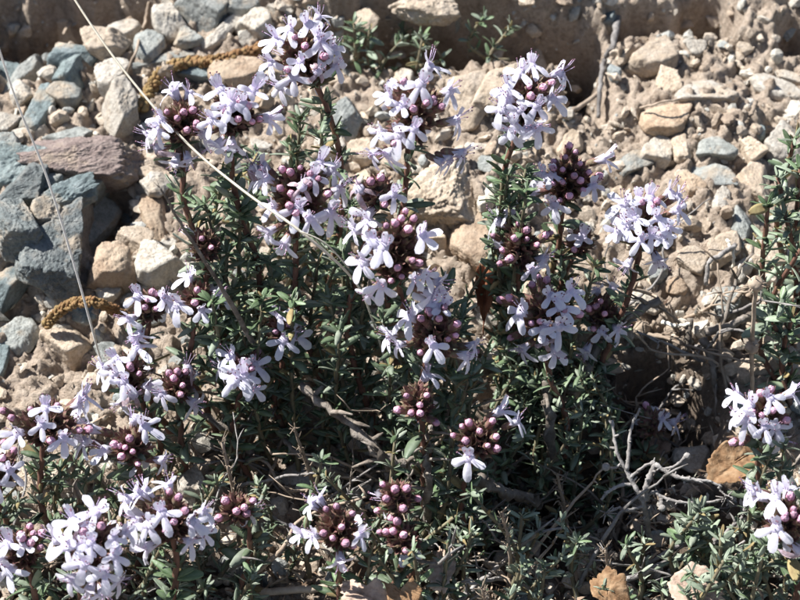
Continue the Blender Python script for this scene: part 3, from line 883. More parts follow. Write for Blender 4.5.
def make_head(bush, shoot, C, axis, w, h, flowers, buds, px0, py0, density=1.0):
    """dense whorled head: joined calyces, single flowers and buds on their shoot"""
    k = mm_px(C)
    rx, ry = w * k * .5, h * k * .5
    toc = (CAM - C).normalized()
    rt = RIGHT; up = toc.cross(rt).normalized()
    if up.z < 0: up = -up
    fr = frame(axis, Vector((0, 1, 0)))
    # calyces over an ellipsoid round the stem's end
    cv, cf, n0 = [], [], 0
    n = int(34 * density)
    crx, cry = max(.0022, rx * .52), max(.0024, ry * .66)
    for i in range(n):
        zz = 1 - 1.85 * (i + .5) / n
        a = i * 2.39996 + rnd.uniform(-.25, .25)
        rr = math.sqrt(max(0, 1 - zz * zz))
        dl = Vector((rr * math.cos(a), rr * math.sin(a), zz))
        pos = C + fr @ Vector((dl.x * crx, dl.y * crx, dl.z * cry)) * rnd.uniform(.75, 1.02)
        out = (fr @ Vector((dl.x, dl.y, dl.z * .6 + .45))).normalized()
        v, f = CALYX[i % 4]
        m = np.array(frame(out, axis)) * rnd.uniform(.8, 1.15)
        cv.append(v @ m.T + np.array(bush.local(pos)))
        cf += [tuple(x + n0 for x in q) for q in f]; n0 += len(v)
    link('calyx_cluster', make_mesh('calyx_cluster', np.concatenate(cv), cf, M['calyx']), shoot)
    def place(px, py, kind, depthmul, mesh, lift):
        dx, dy = (px - px0) * k, -(py - py0) * k
        R1 = rx * .9; R2 = ry * .95
        q = (dx / R1) ** 2 + (dy / R2) ** 2
        dep = math.sqrt(max(0.0, 1 - q)) * rx * depthmul
        if q > 1: dep = -.0006
        off = rt * dx + up * dy + toc * dep
        out = (rt * dx / R1 + up * dy / R2 * .5 + toc * (dep / rx + .18)).normalized()
        out = (out + toc * .25 + axis * (.16 if kind == 'flower' else .30) + Vector((rnd.uniform(-.2, .2), rnd.uniform(-.2, .2), rnd.uniform(-.12, .12)))).normalized()
        pos = C + off + out * lift
        sc = rnd.uniform(.86, 1.2) if kind == 'flower' else rnd.uniform(.62, .98)
        fr2 = frame(out, axis + Vector((rnd.uniform(-.55, .55), 0, 0)))
        link(kind, mesh, shoot, mat4=mat4(bush.local(pos), fr2, sc))
    for px, py in flowers:
        place(px, py, 'flower', 1.0, rnd.choice(FLOWERS), .0010)
    for px, py in list(flowers):
        if rnd.random() < .3:
            place(px + rnd.choice((-1, 1)) * rnd.uniform(9, 14), py + rnd.uniform(-12, 12), 'flower', .9, rnd.choice(FLOWERS), .0004)
    for px, py in list(buds):
        if rnd.random() < .45:
            place(px + rnd.choice((-1, 1)) * rnd.uniform(6, 10), py + rnd.uniform(-9, 9), 'bud', .85, rnd.choice(BUDS), .0005)
    for px, py in buds:
        place(px, py, 'bud', .88, rnd.choice(BUDS), .0009)
    # a few on the far side too
    for i in range(max(1, len(flowers) // 3)):
        a = rnd.uniform(-1.1, 1.1); zz = rnd.uniform(-.6, .6)
        out = (rt * math.sin(a) - toc * math.cos(a) + up * zz * .4).normalized()
        pos = C + rt * math.sin(a) * rx * .7 - toc * math.cos(a) * rx * .75 + up * zz * ry * .6
        link('flower', rnd.choice(FLOWERS), shoot, mat4=mat4(bush.local(pos), frame(out + axis * .3, axis), rnd.uniform(1.0, 1.2)))

def flowering_shoot(bush, hx, hy, w, h, base, flowers, buds, dy=0.0, leafy=1.0, bend=0.0, mat='stem', density=1.0, grey=.15):
    B = on_ground(*base, lift=-.002)
    C = at_y(hx, hy, B.y + dy)
    k = mm_px(C)
    d = C - B
    mid = B.lerp(C, .5) + RIGHT * (bend + rnd.uniform(-.11, .11)) * d.length + Vector((0, rnd.uniform(-.08, .05) * d.length, 0))
    lo = B.lerp(mid, .5) + Vector((rnd.uniform(-.001, .001), 0, 0)) - Vector((0, 0, .02 * d.length))
    pts = curve_pts([B, lo, mid, mid.lerp(C, .5) + RIGHT * rnd.uniform(-.035, .035) * d.length, C], 5, .00022)
    axis = (pts[-1] - pts[-4]).normalized()
    axis = (axis + Vector((0, 0, .5))).normalized()
    tip = C + axis * (h * k * .2)
    pts = pts[:-1] + [C - axis * .0004, tip]
    G = Geo()
    nP = len(pts)
    G.tube([bush.local(p) for p in pts], [.00076 - .00024 * i / nP for i in range(nP)], 0, 7, 0, .10)
    sh = link('flowering_shoot', G.mesh('flowering_shoot', [M[mat]]), bush.root)
    make_head(bush, sh, C, axis, w, h, flowers, buds, hx, hy, density)
    headlen = h * k * .5
    tot = (C - B).length
    stem_leaves(bush, sh, pts, .10, max(.3, 1 - headlen * 1.0 / tot), .0034, int(8 * leafy + .5), grey + .1, 1.1)
    # bracts under the head
    p0 = C - axis * headlen * .85
    stem_leaves(bush, sh, [p0, p0 + axis * .002], 0, 1, .0011, 4, grey, .8)
    return sh

def leafy_shoot(bush, tx, ty, base, grey=.4, size=.8, step=.0032, per=6, dy=0.0, mat='greenstem', r=.0006):
    B = on_ground(*base, lift=-.001)
    T = at_y(tx, ty, B.y + dy)
    mid = B.lerp(T, .5) + Vector((rnd.uniform(-.006, .006), rnd.uniform(-.004, .004), -.0015))
    pts = curve_pts([B, mid, T], 5)
    G = Geo()
    G.tube([bush.local(p) for p in pts], [r * (1 - .5 * i / len(pts)) for i in range(len(pts))], 0, 5)
    sh = link('leafy_shoot', G.mesh('leafy_shoot', [M[mat]]), bush.root)
    stem_leaves(bush, sh, pts, .22, 1.0, step, per, grey, size)
    p = pts[-1]; ax = (pts[-1] - pts[-2]).normalized()
    stem_leaves(bush, sh, [p - ax * .0008, p + ax * .0008], 0, 1, .0009, 4, grey, size * .8)
    return sh

def woody(bush, ctrl, r0, r1):
    """thick bare branch; ctrl: (px, py, height over the slope)"""
    P = [at_h(a, b, c) for a, b, c in ctrl]
    pts = curve_pts(P, 7, .0005)
    G = Geo()
    n = len(pts)
    G.tube([bush.local(p) for p in pts], [.68 * (r0 + (r1 - r0) * i / (n - 1)) * (1 + .25 * math.sin(i * 2.3)) for i in range(n)], 0, 9, 0, .24)
    for i in range(2, n - 2, 3):
        dd = Vector((rnd.uniform(-1, 1), rnd.uniform(-1, .3), rnd.uniform(-.2, 1))).normalized() * rnd.uniform(.002, .008)
        q = bush.local(pts[i])
        G.tube([q, q + dd * .5 + Vector((rnd.uniform(-.0005, .0005), 0, .0004)), q + dd], [r1 * .3, r1 * .22, r1 * .1], 0, 5, 0, .15)
    link('woody_branch', G.mesh('woody_branch', [M['wood']]), bush.root)

def dry_stems(bush, n, x0, x1, y0, y1, mats=('wood', 'dry', 'deadwood')):
    for i in range(n):
        px, py = rnd.uniform(x0, x1), rnd.uniform(y0, y1)
        B = on_ground(px, py)
        L = rnd.uniform(.012, .036)
        an = rnd.uniform(0, 2 * math.pi)
        dv = Vector((math.cos(an), math.sin(an) * .7, rnd.uniform(.15, 1.0))).normalized()
        P = [B, B + dv * L * .35 + Vector((rnd.uniform(-.1, .1), rnd.uniform(-.1, .1), rnd.uniform(0, .12))) * L,
             B + dv * L * .7 + Vector((rnd.uniform(-.14, .14), rnd.uniform(-.14, .14), rnd.uniform(-.05, .1))) * L, B + dv * L]
        pts = curve_pts(P, 5, .00022)
        r = rnd.uniform(.00022, .0006)
        G = Geo(); n_ = len(pts)
        G.tube([bush.local(p) for p in pts], [r * (1 - .65 * k / n_) for k in range(n_)], 0, 6, 0, .16)
        for k in range(3, n_, 3):
            if rnd.random() < .7:
                dd = (Vector((rnd.uniform(-1, 1), rnd.uniform(-1, 1), rnd.uniform(-.3, 1))).normalized() + dv * .5) * rnd.uniform(.001, .006)
                q = bush.local(pts[k])
                G.tube([q, q + dd * .5 + Vector((0, 0, .0003)), q + dd], [r * .6, r * .45, r * .2], 0, 4, 0, .1)
        link('dry_stem', G.mesh('dry_stem', [M[rnd.choice(mats)]]), bush.root)

def finish(bush, limit=290):
    rows = []
    for sh, m, gr in bush.leaves:
        x, y, z = to_px(m.translation)
        rows.append((0 if -5 < x < 805 and -5 < y < 605 else 1, z, sh, m, gr))
    rows.sort(key=lambda r: (r[0], r[1]))
    V_, F_, T_, MI, n0 = [], [], [], [], 0
    inv = Matrix.Translation(-bush.base)
    for i, (o_, z, sh, m, gr) in enumerate(rows):
        if i < limit and not o_:
            link('leaf', LEAF_ME['dryleaf' if rnd.random() < .05 else 'greyleaf' if gr else 'leaf', rnd.randrange(5)], sh, mat4=inv @ m)
        else:
            v, f, t = LEAVES_LOW[rnd.randrange(3)]
            a = np.array(inv @ m)
            V_.append(v @ a[:3, :3].T + a[:3, 3]); T_.append(np.clip(t * .5 + rnd.uniform(-.1, .35), 0, 1))
            F_ += [tuple(q + n0 for q in x) for x in f]; MI += [2 if rnd.random() < .08 else int(gr)] * len(f); n0 += len(v)
    if V_:
        o = link('foliage', make_mesh('foliage', np.concatenate(V_), F_, [M['leaf'], M['greyleaf'], M['dryleaf']], True, MI, {'tone': np.concatenate(T_)}), bush.root)
        tag(o, None, None, None, 'stuff')

# --- central bush
A = Bush('thyme_bush', 'central thyme bush with lilac flower heads stacked up tall red-brown stems', 425, 520)
flowering_shoot(A, 413, 112, 84, 96, (408, 430), [(390, 98), (420, 86), (446, 92), (413, 129), (452, 121), (437, 160), (384, 132), (376, 152), (428, 70), (458, 153)],
                [(405, 85), (414, 110), (438, 108), (397, 143), (425, 105)], leafy=.7)
flowering_shoot(A, 378, 193, 46, 44, (385, 450), [(361, 190), (391, 195), (370, 212)], [(372, 183), (380, 180), (384, 204)], density=.7)
flowering_shoot(A, 395, 250, 88, 92, (418, 480), [(370, 224), (384, 248), (421, 237), (366, 263), (372, 290), (413, 277), (427, 292), (376, 243)],
                [(387, 228), (400, 222), (410, 260), (398, 267), (392, 280), (404, 215)], density=1.1)
flowering_shoot(A, 436, 334, 74, 72, (438, 520), [(403, 344), (433, 346), (462, 355), (412, 318), (430, 305)],
                [(423, 320), (438, 320), (454, 326), (443, 310), (422, 352), (447, 340)], dy=-.004)
flowering_shoot(A, 418, 400, 46, 48, (430, 545), [(425, 378)], [(402, 410), (420, 413), (409, 397), (426, 396), (431, 420)], dy=-.004, density=.8)
flowering_shoot(A, 478, 440, 58, 54, (470, 580), [(513, 423), (470, 457)], [(457, 437), (467, 441), (480, 433), (494, 438), (490, 424), (470, 425), (486, 446)], dy=-.003)
flowering_shoot(A, 397, 497, 40, 42, (398, 610), [], [(386, 487), (388, 500), (402, 508), (383, 510), (405, 490)], density=.7)
flowering_shoot(A, 403, 538, 38, 38, (412, 640), [], [(390, 533), (403, 536), (405, 550), (399, 524)], density=.7)
flowering_shoot(A, 338, 528, 60, 56, (352, 640), [(322, 503), (317, 536), (357, 535), (340, 556)], [(328, 512), (341, 528), (334, 538), (350, 515), (345, 542)], dy=-.003)
flowering_shoot(A, 299, 197, 82, 84, (345, 440), [(270, 180), (275, 206), (318, 165), (302, 188), (335, 190), (308, 218), (272, 230), (286, 241), (266, 168), (328, 212)],
                [(285, 172), (300, 170), (316, 180), (325, 196), (290, 206), (283, 190), (296, 213)], bend=-.04)
for i in range(25):
    tx, ty = rnd.uniform(325, 480), rnd.uniform(290, 555)
    leafy_shoot(A, tx, ty, (tx * .75 + 430 * .25 + rnd.uniform(-50, 50), ty + rnd.uniform(50, 130)), grey=.15 + .5 * (ty > 430), size=.8 if ty < 430 else .68)
woody(A, [(300, 385, .022), (345, 420, .020), (385, 458, .016), (420, 468, .012), (440, 500, -.002)], .0011, .0022)
woody(A, [(430, 425, .030), (427, 455, .026), (428, 490, .020), (424, 530, -.001)], .0008, .0014)
woody(A, [(478, 478, .018), (500, 490, .012), (525, 497, .006), (540, 505, -.003)], .0016, .0014)
woody(A, [(360, 430, .020), (385, 462, .016), (400, 480, -.001)], .0009, .0013)
dry_stems(A, 40, 330, 490, 420, 620)
for tx, ty, bx in [(372, 232, 385), (345, 262, 362), (330, 300, 350), (445, 282, 440), (352, 205, 372), (382, 320, 395), (462, 318, 455), (340, 330, 360), (470, 375, 465), (318, 262, 345), (390, 365, 400)]:
    leafy_shoot(A, tx, ty, (bx, ty + rnd.uniform(130, 190)), grey=.15, size=.95, per=7)
finish(A)

# --- right-centre bush
Bb = Bush('thyme_bush', 'thyme bush right of centre with pink-budded and all-open flower heads', 545, 500)
flowering_shoot(Bb, 527, 102, 58, 76, (512, 350), [(520, 75), (551, 76), (509, 90), (505, 110), (521, 110), (536, 106), (549, 100), (514, 130), (536, 126)], [(528, 88), (540, 90), (530, 98)], leafy=.9, density=.8)
flowering_shoot(Bb, 567, 180, 74, 66, (552, 430), [(543, 174), (536, 192), (591, 186), (600, 160), (556, 203)], [(565, 160), (578, 166), (563, 183), (581, 190), (570, 196), (555, 170), (573, 177), (586, 174), (568, 150)], density=1.2)
flowering_shoot(Bb, 645, 226, 78, 66, (588, 410), [(625, 206), (649, 201), (667, 194), (620, 232), (636, 219), (656, 219), (674, 211), (641, 240), (662, 236), (630, 261), (656, 257)], [(642, 205), (655, 205)], bend=.05, density=.8, leafy=.7)
flowering_shoot(Bb, 520, 248, 56, 58, (530, 470), [(512, 214), (530, 268)], [(497, 238), (505, 251), (516, 240), (525, 232), (534, 246), (541, 238), (503, 263), (520, 226), (512, 258)], density=1.2)
flowering_shoot(Bb, 545, 314, 88, 70, (548, 510), [(523, 313), (550, 297), (569, 294), (557, 326), (525, 347), (545, 340)], [(533, 288), (513, 300), (546, 284), (562, 312), (515, 336), (540, 322), (575, 315)], dy=-.005, density=1.2)
flowering_shoot(Bb, 601, 313, 46, 44, (590, 480), [(610, 291), (615, 327), (588, 347)], [(590, 310), (604, 314), (595, 328), (600, 303)], density=.7)
flowering_shoot(Bb, 580, 242, 26, 30, (570, 440), [(582, 238)], [(575, 250)], density=.4)
flowering_shoot(Bb, 652, 424, 28, 26, (640, 500), [(660, 419)], [(648, 410)], density=.4)
for i in range(32):
    tx, ty = rnd.uniform(488, 615), rnd.uniform(250, 450)
    leafy_shoot(Bb, tx, ty, (tx * .7 + 545 * .3 + rnd.uniform(-45, 45), ty + rnd.uniform(50, 130)), grey=.25)
for i in range(6):
    leafy_shoot(Bb, rnd.uniform(500, 530), rnd.uniform(165, 215), (rnd.uniform(505, 530), rnd.uniform(340, 390)), grey=.1)
for i in range(16):
    tx, ty = rnd.uniform(482, 600), rnd.uniform(345, 420)
    leafy_shoot(Bb, tx, ty, (tx + rnd.uniform(-20, 50), ty + rnd.uniform(80, 130)), grey=.3, per=8)
woody(Bb, [(660, 300, .016), (625, 322, .016), (600, 345, .013), (575, 400, .006), (560, 440, -.003)], .0013, .0019)
woody(Bb, [(545, 380, .016), (550, 420, .010), (552, 470, -.004)], .0012, .0018)
dry_stems(Bb, 30, 500, 720, 400, 520)
dry_stems(Bb, 34, 615, 740, 300, 450)
finish(Bb)

# --- left bush
Cb = Bush('thyme_bush', 'loose thyme bush left of centre crossed by the long straw stalk', 255, 470)
flowering_shoot(Cb, 304, 58, 74, 82, (318, 330), [(279, 42), (291, 32), (318, 40), (274, 63), (301, 62), (316, 71), (333, 66), (331, 49), (284, 85), (308, 27)], [(297, 40), (305, 48), (290, 70), (322, 58)], leafy=1.0)
flowering_shoot(Cb, 182, 124, 56, 58, (236, 390), [(162, 132), (188, 97), (176, 158), (163, 120), (160, 147)], [(183, 114), (195, 124), (186, 131), (178, 120), (192, 112)], bend=-.05)
flowering_shoot(Cb, 233, 112, 68, 66, (262, 400), [(222, 92), (231, 105), (214, 121), (207, 132), (221, 141), (251, 93), (264, 118), (243, 104)], [(228, 112), (246, 108), (238, 120), (250, 122)], bend=-.04)
flowering_shoot(Cb, 150, 306, 48, 42, (176, 440), [(140, 297), (133, 318), (141, 331), (163, 299)], [(148, 301), (155, 309), (152, 295)], density=.7, leafy=.8)
flowering_shoot(Cb, 197, 299, 44, 44, (220, 440), [(190, 280), (181, 305), (201, 309), (216, 295)], [(197, 292), (205, 298), (195, 303)], density=.7)
flowering_shoot(Cb, 129, 374, 48, 56, (160, 490), [(118, 360), (136, 350), (125, 381), (132, 394), (145, 386), (116, 374)], [(130, 368), (138, 374)], density=.7)
flowering_shoot(Cb, 177, 386, 46, 40, (192, 490), [(164, 393), (186, 370), (191, 401)], [(175, 380), (182, 386), (170, 376), (180, 394)], density=.9)
flowering_shoot(Cb, 243, 373, 40, 46, (256, 500), [(233, 358), (244, 376), (253, 388), (236, 378)], [(246, 362), (250, 370)], density=.7)
flowering_shoot(Cb, 283, 330, 34, 40, (300, 470), [(280, 318), (284, 340)], [(288, 326), (277, 332)], density=.6)
flowering_shoot(Cb, 205, 245, 30, 34, (232, 420), [], [(203, 240), (210, 248)], density=.7)
for i in range(24):
    tx, ty = rnd.uniform(195, 345), rnd.uniform(150, 500)
    if ty < 230 and tx < 215: continue
    leafy_shoot(Cb, tx, ty, (tx * .75 + 275 * .25 + rnd.uniform(-45, 45), ty + rnd.uniform(50, 130)), grey=.2 + .4 * (ty > 420), size=.8 if ty < 430 else .66)
woody(Cb, [(160, 392, .014), (195, 410, .012), (240, 440, .006), (255, 470, -.002)], .0007, .0013)
dry_stems(Cb, 24, 190, 340, 380, 560)
for tx, ty, bx in [(222, 178, 245), (252, 165, 262), (205, 205, 235), (240, 215, 255), (270, 262, 282), (228, 252, 248), (262, 300, 278), (300, 120, 312), (322, 110, 320), (212, 300, 235), (292, 300, 300), (240, 330, 255), (290, 145, 305)]:
    leafy_shoot(Cb, tx, ty, (bx, ty + rnd.uniform(130, 200)), grey=.12, size=.95, per=7)
finish(Cb)

# --- lower-left bush
Db = Bush('thyme_bush', 'thyme bush in the lower left corner with dense whitish flower clusters', 110, 640)
flowering_shoot(Db, 46, 424, 92, 50, (70, 570), [(20, 433), (42, 425), (62, 437), (46, 410), (80, 398), (74, 406)], [(56, 408), (15, 420), (10, 441), (76, 430), (32, 412), (50, 440)], density=1.1)
flowering_shoot(Db, 131, 446, 56, 46, (135, 580), [(95, 430), (108, 450), (143, 429), (158, 460)], [(118, 445), (133, 452), (137, 462), (130, 440), (124, 456)], density=.9)
flowering_shoot(Db, 94, 545, 76, 84, (105, 680), [(75, 524), (95, 515), (70, 546), (111, 538), (112, 556), (85, 563), (104, 572), (75, 577), (91, 543), (60, 540), (92, 585)], [(100, 528), (84, 534)], dy=-.002)
flowering_shoot(Db, 168, 519, 74, 60, (165, 650), [(148, 495), (163, 514), (150, 525), (200, 512), (187, 540), (152, 545), (168, 490), (130, 500)], [(177, 500), (182, 513), (168, 530), (174, 522)])
flowering_shoot(Db, 236, 508, 42, 34, (230, 620), [], [(227, 503), (223, 517), (237, 512), (250, 502), (243, 508)], density=.7)
flowering_shoot(Db, 22, 550, 54, 46, (30, 660), [(10, 545), (12, 568), (3, 560)], [(28, 530), (38, 536), (38, 549), (22, 540), (30, 545)], density=1.0)
flowering_shoot(Db, 2, 470, 36, 36, (10, 590), [(9, 471), (-8, 465)], [(2, 460), (-4, 478)], density=.7)
for i in range(26):
    tx, ty = rnd.uniform(-10, 300), rnd.uniform(470, 600)
    if ty < 510 and 20 < tx < 110: continue
    leafy_shoot(Db, tx, ty, (tx + rnd.uniform(-20, 20), ty + rnd.uniform(40, 80)), grey=.55, size=.72)
for tx, ty in [(60, 470), (85, 478), (40, 460), (120, 470), (75, 462)]:
    leafy_shoot(Db, tx, ty, (tx + 40, ty + 100), grey=.1)
dry_stems(Db, 18, 0, 250, 520, 640)
finish(Db)

# --- right-edge bush
Eb = Bush('thyme_bush', 'grey-green thyme bush in the lower right corner with two flower clusters', 770, 640)
flowering_shoot(Eb, 765, 412, 60, 54, (768, 560), [(748, 420), (740, 396), (770, 400), (787, 395), (765, 426), (777, 436), (751, 406)], [(755, 412), (771, 411), (783, 420), (745, 440), (762, 396)])
flowering_shoot(Eb, 785, 522, 54, 60, (790, 640), [(765, 498), (777, 500), (778, 528), (796, 548)], [(790, 500), (793, 511), (798, 520), (786, 515)], dy=-.003, grey=.6)
for i in range(18):
    tx, ty = rnd.uniform(690, 812), rnd.uniform(495, 600)
    leafy_shoot(Eb, tx, ty, (tx + rnd.uniform(-15, 15), ty + rnd.uniform(60, 120)), grey=.8, size=.8)
for tx, ty in [(770, 455), (785, 470), (785, 445)]:
    leafy_shoot(Eb, tx, ty, (765, 580), grey=.5)
finish(Eb, 260)

# --- leafy plant at the right edge, no flowers
Fb = Bush('thyme_plant', 'flowerless thyme plant with long grey-green leaves at the right edge', 790, 400, 'plant')
for tx, ty, bx, by, sz in [(795, 138, 797, 300, .95), (778, 178, 790, 330, 1.05), (768, 205, 785, 340, 1.1), (800, 170, 800, 330, 1.05), (785, 215, 792, 345, 1.0),
                           (782, 300, 788, 400, 1.1), (770, 318, 786, 405, 1.2), (792, 318, 792, 410, 1.1), (800, 250, 798, 370, 1.0)]:
    leafy_shoot(Fb, tx, ty, (bx, by), grey=.6, size=sz, step=.0034, per=7, r=.0008, mat='stem')
finish(Fb)

# --- low grey plant at the bottom
Gb = Bush('thyme_plant', 'low straggling grey-leaved thyme at the bottom right of centre in shade', 590, 620, 'plant')
for i in range(22):
    tx, ty = rnd.uniform(470, 700), rnd.uniform(505, 600)
    leafy_shoot(Gb, tx, ty, (tx + rnd.uniform(-15, 15), ty + rnd.uniform(35, 80)), grey=.75, size=.66, per=4)
for tx, ty in [(690, 520), (700, 532), (685, 540), (480, 470), (450, 470), (455, 490), (440, 480)]:
    leafy_shoot(Gb, tx, ty, (tx + 5, ty + 70), grey=.5, size=.95)
dry_stems(Gb, 44, 470, 760, 500, 640)
finish(Gb)

# --- small green plant on the ledge at the top
Hb = Bush('ledge_plant', 'small dark green plant on the shaded ledge at the top edge', 380, 45, 'plant')
for i in range(16):
    tx, ty = rnd.uniform(335, 425), rnd.uniform(2, 40)
    leafy_shoot(Hb, tx, ty, (tx + rnd.uniform(-8, 8), ty + rnd.uniform(20, 45)), grey=.5, size=.8)
for i in range(7):
    tx, ty = rnd.uniform(470, 520), rnd.uniform(5, 40)
    leafy_shoot(Hb, tx, ty, (tx + rnd.uniform(-8, 8), ty + rnd.uniform(20, 45)), grey=.5, size=.7)
finish(Hb)

# ------------------------------------------------------------------ dry stalks, twigs, catkins, leaves
def thing_mesh(name, G, mats, label, cat, group=None):
    me = G.mesh(name, mats)
    return tag(link(name, me), label, cat, group)

yA = on_ground(345, 440).y
# long straw stalk rooted in the left bush, leaning out over it
G = Geo()
p_end = at_y(352, 278, yA - .012)
pts = curve_pts([at_h(395, 395, .004), at_y(372, 318, yA - .010), p_end, at_y(300, 231, yA - .012), at_y(245, 192, yA - .004), at_y(187, 143, yA + .005), at_y(122, 68, yA + .016), at_y(70, -8, yA + .026), at_y(30, -80, yA + .034)], 7)
n = len(pts)
G.tube(pts, [.00027 - .00006 * abs(2 * i / n - .8) for i in range(n)], 0, 6, 0, .05)
pts2 = curve_pts([at_y(300, 231, yA - .0125), at_y(325, 243, yA - .013), at_y(349, 268, yA - .0135)], 5)
G.tube(pts2, .00015, 0, 5)
thing_mesh('grass_stalk', G, [M['straw']], 'long pale straw stalk running diagonally from the top edge across flower heads', 'stalk')
G = Geo()
b0 = on_ground(106, 380)
pts = curve_pts([b0, at_y(100, 358, b0.y - .001), at_y(78, 278, b0.y - .006), at_y(48, 180, b0.y - .012), at_y(18, 105, b0.y - .016), at_y(-4, 40, b0.y - .020)], 7)
G.tube(pts, [.00026 - .00008 * i / len(pts) for i in range(len(pts))], 0, 6, 0, .05)
thing_mesh('grass_stalk', G, [M['greystraw']], 'thin grey grass stalk standing in front of the big cracked rock', 'stalk')
# thin dark twig with bristles
G = Geo()
b0 = on_ground(300, 400)
pts = curve_pts([b0, at_y(258, 350, b0.y - .012), at_y(232, 305, b0.y - .017), at_y(205, 262, b0.y - .019), at_y(180, 222, b0.y - .020), at_y(160, 188, b0.y - .021)], 6, .0001)
G.tube(pts, [.0007 - .00050 * i / len(pts) for i in range(len(pts))], 0, 6, 0, .08)
for i in range(6, len(pts), 2):
    for q in range(2):
        dv = Vector((rnd.uniform(-1, 1), rnd.uniform(-1, 1), rnd.uniform(-.2, 1))).normalized() * rnd.uniform(.001, .003)
        G.tube([pts[i], pts[i] + dv], [.00009, .00004], 0, 3)
thing_mesh('dry_twig', G, [M['wood']], 'thin dark bristly twig leaning over the left slope', 'twig')

def catkin(ctrl, r, label, tones):
    pts = curve_pts([on_ground(a, b, r * (.9 + c)) for a, b, c in ctrl], 8)
    G = Geo()
    n = len(pts)
    G.tube(pts, [r * .62] * n, 0, 8, 0, .1)
    d, f = ICO[1]
    L = [0]
    for a, b in zip(pts, pts[1:]): L.append(L[-1] + (b - a).length)
    s, k = 0, 0
    while s < L[-1]:
        i = min(max(j for j in range(n) if L[j] <= s), n - 2)
        t = (s - L[i]) / max(1e-9, L[i + 1] - L[i])
        p = pts[i].lerp(pts[i + 1], t); ax = (pts[i + 1] - pts[i]).normalized()
        fr = frame(ax, Vector((.2, .1, 1)))
        ta = tones[0] + (tones[1] - tones[0]) * s / L[-1]
        for q in range(5):
            a = q * 1.2566 + k * .63 + rnd.uniform(-.55, .55)
            o = fr @ Vector((math.cos(a), math.sin(a), 0))
            m3 = np.array(frame((o + ax * .9).normalized(), ax))
            v = d * np.array((.42, .30, .62)) * r * rnd.uniform(.5, 1.35)
            G.add(v @ m3.T + np.array(p + o * r * .66), f, 0, min(1, max(0, ta + rnd.uniform(-.35, .35))))
        s += r * .42; k += 1
    return thing_mesh('catkin', G, [M['catkin']], label, 'catkin', 'withered catkins')
catkin([(141, 108, .0), (147, 96, .2), (156, 80, .5), (170, 67, .8), (195, 62, .9), (222, 60, .8), (245, 54, .7), (264, 47, .4)], .00150, 'long ochre-brown knobbly catkin curving over grey stones at the upper left', (.9, .0))
catkin([(46, 326, 3), (58, 312, 5), (75, 303, 7), (95, 302, 7), (112, 309, 4.5), (127, 317, 2)], .00115, 'small bent orange-brown catkin on the flat blue-grey stone', (.7, .0))

# dead branching twig in front of the hollow
G = Geo()
def seg(ctrl, r0, r1, w=.0001, lumps=True):
    pts = curve_pts([at_h(a, b, c) for a, b, c in ctrl], 7, w)
    n = len(pts)
    r0 *= .55; r1 *= .42
    G.tube(pts, [(r0 + (r1 - r0) * i / (n - 1)) * (1.28 if i % 4 == 1 else 1) for i in range(n)], 0, 8, 0, .14)
    if lumps:
        for i in range(2, n, 3):
            dv = Vector((rnd.uniform(-1, 1), rnd.uniform(-1, 1), rnd.uniform(-1, 1))).normalized() * r0 * rnd.uniform(1.3, 2.6)
            G.tube([pts[i], pts[i] + dv], [r0 * .6, r0 * .3], 0, 5)
    return pts
seg([(655, 560, -.004), (648, 530, 0.0084), (644, 505, 0.0156), (636, 488, 0.0180), (625, 468, 0.0204), (616, 448, 0.0228), (612, 420, 0.0252)], .0011, .0006)
seg([(627, 470, 0.0204), (629, 445, 0.0228), (632, 425, 0.0240), (640, 408, 0.0258)], .0007, .0005)
seg([(634, 484, 0.0180), (618, 486, 0.0180), (607, 493, 0.0180), (601, 500, 0.0174)], .0007, .0006)
t1 = seg([(644, 506, 0.0156), (630, 510, 0.0156), (618, 508, 0.0162), (606, 513, 0.0168)], .0006, .0004)
seg([(630, 478, 0.0192), (642, 468, 0.0210), (654, 461, 0.0222)], .0006, .0006)
seg([(645, 500, 0.0162), (648, 482, 0.0198), (655, 463, 0.0222)], .0014, .0009)
seg([(655, 464, 0.0222), (672, 475, 0.0216), (690, 479, 0.0216), (708, 481, 0.0216), (722, 487, 0.0210)], .0008, .0005)
seg([(645, 497, 0.0168), (655, 492, 0.0186), (662, 497, 0.0186), (680, 502, 0.0186), (700, 503, 0.0186), (722, 500, 0.0186)], .0007, .0006)
seg([(660, 470, 0.0216), (675, 466, 0.0228), (686, 456, 0.0240)], .0005, .0007)
seg([(661, 498, 0.0186), (661, 507, 0.0180)], .0007, .0009)
seg([(718, 487, 0.0210), (724, 494, 0.0204), (733, 498, 0.0204)], .0004, .0003)
for c in (t1[-1], at_h(726, 498, 0.0192)):
    for q in range(9):
        dv = Vector((rnd.uniform(-1, 1), rnd.uniform(-1, .4), rnd.uniform(-1, 1))).normalized() * .0022
        G.tube([c, c + dv], [.0002, .0001], 0, 4)
d, f = ICO[2]
for px, py, hh, r in [(606, 467, 0.0222, .0008), (687, 456, 0.0240, .0007), (662, 508, 0.0180, .0007)]:
    G.add(d * r * (1 + .25 * fbm(d * 3 + px, 2)[:, None]) + np.array(at_h(px, py, hh)), f, 0)
seg([(606, 467, 0.0222), (614, 468, 0.0210), (621, 464, 0.0210)], .0005, .0005)
thing_mesh('dead_twig', G, [M['deadwood']], 'bleached grey branching dead twig in front of the dark hollow', 'twig')

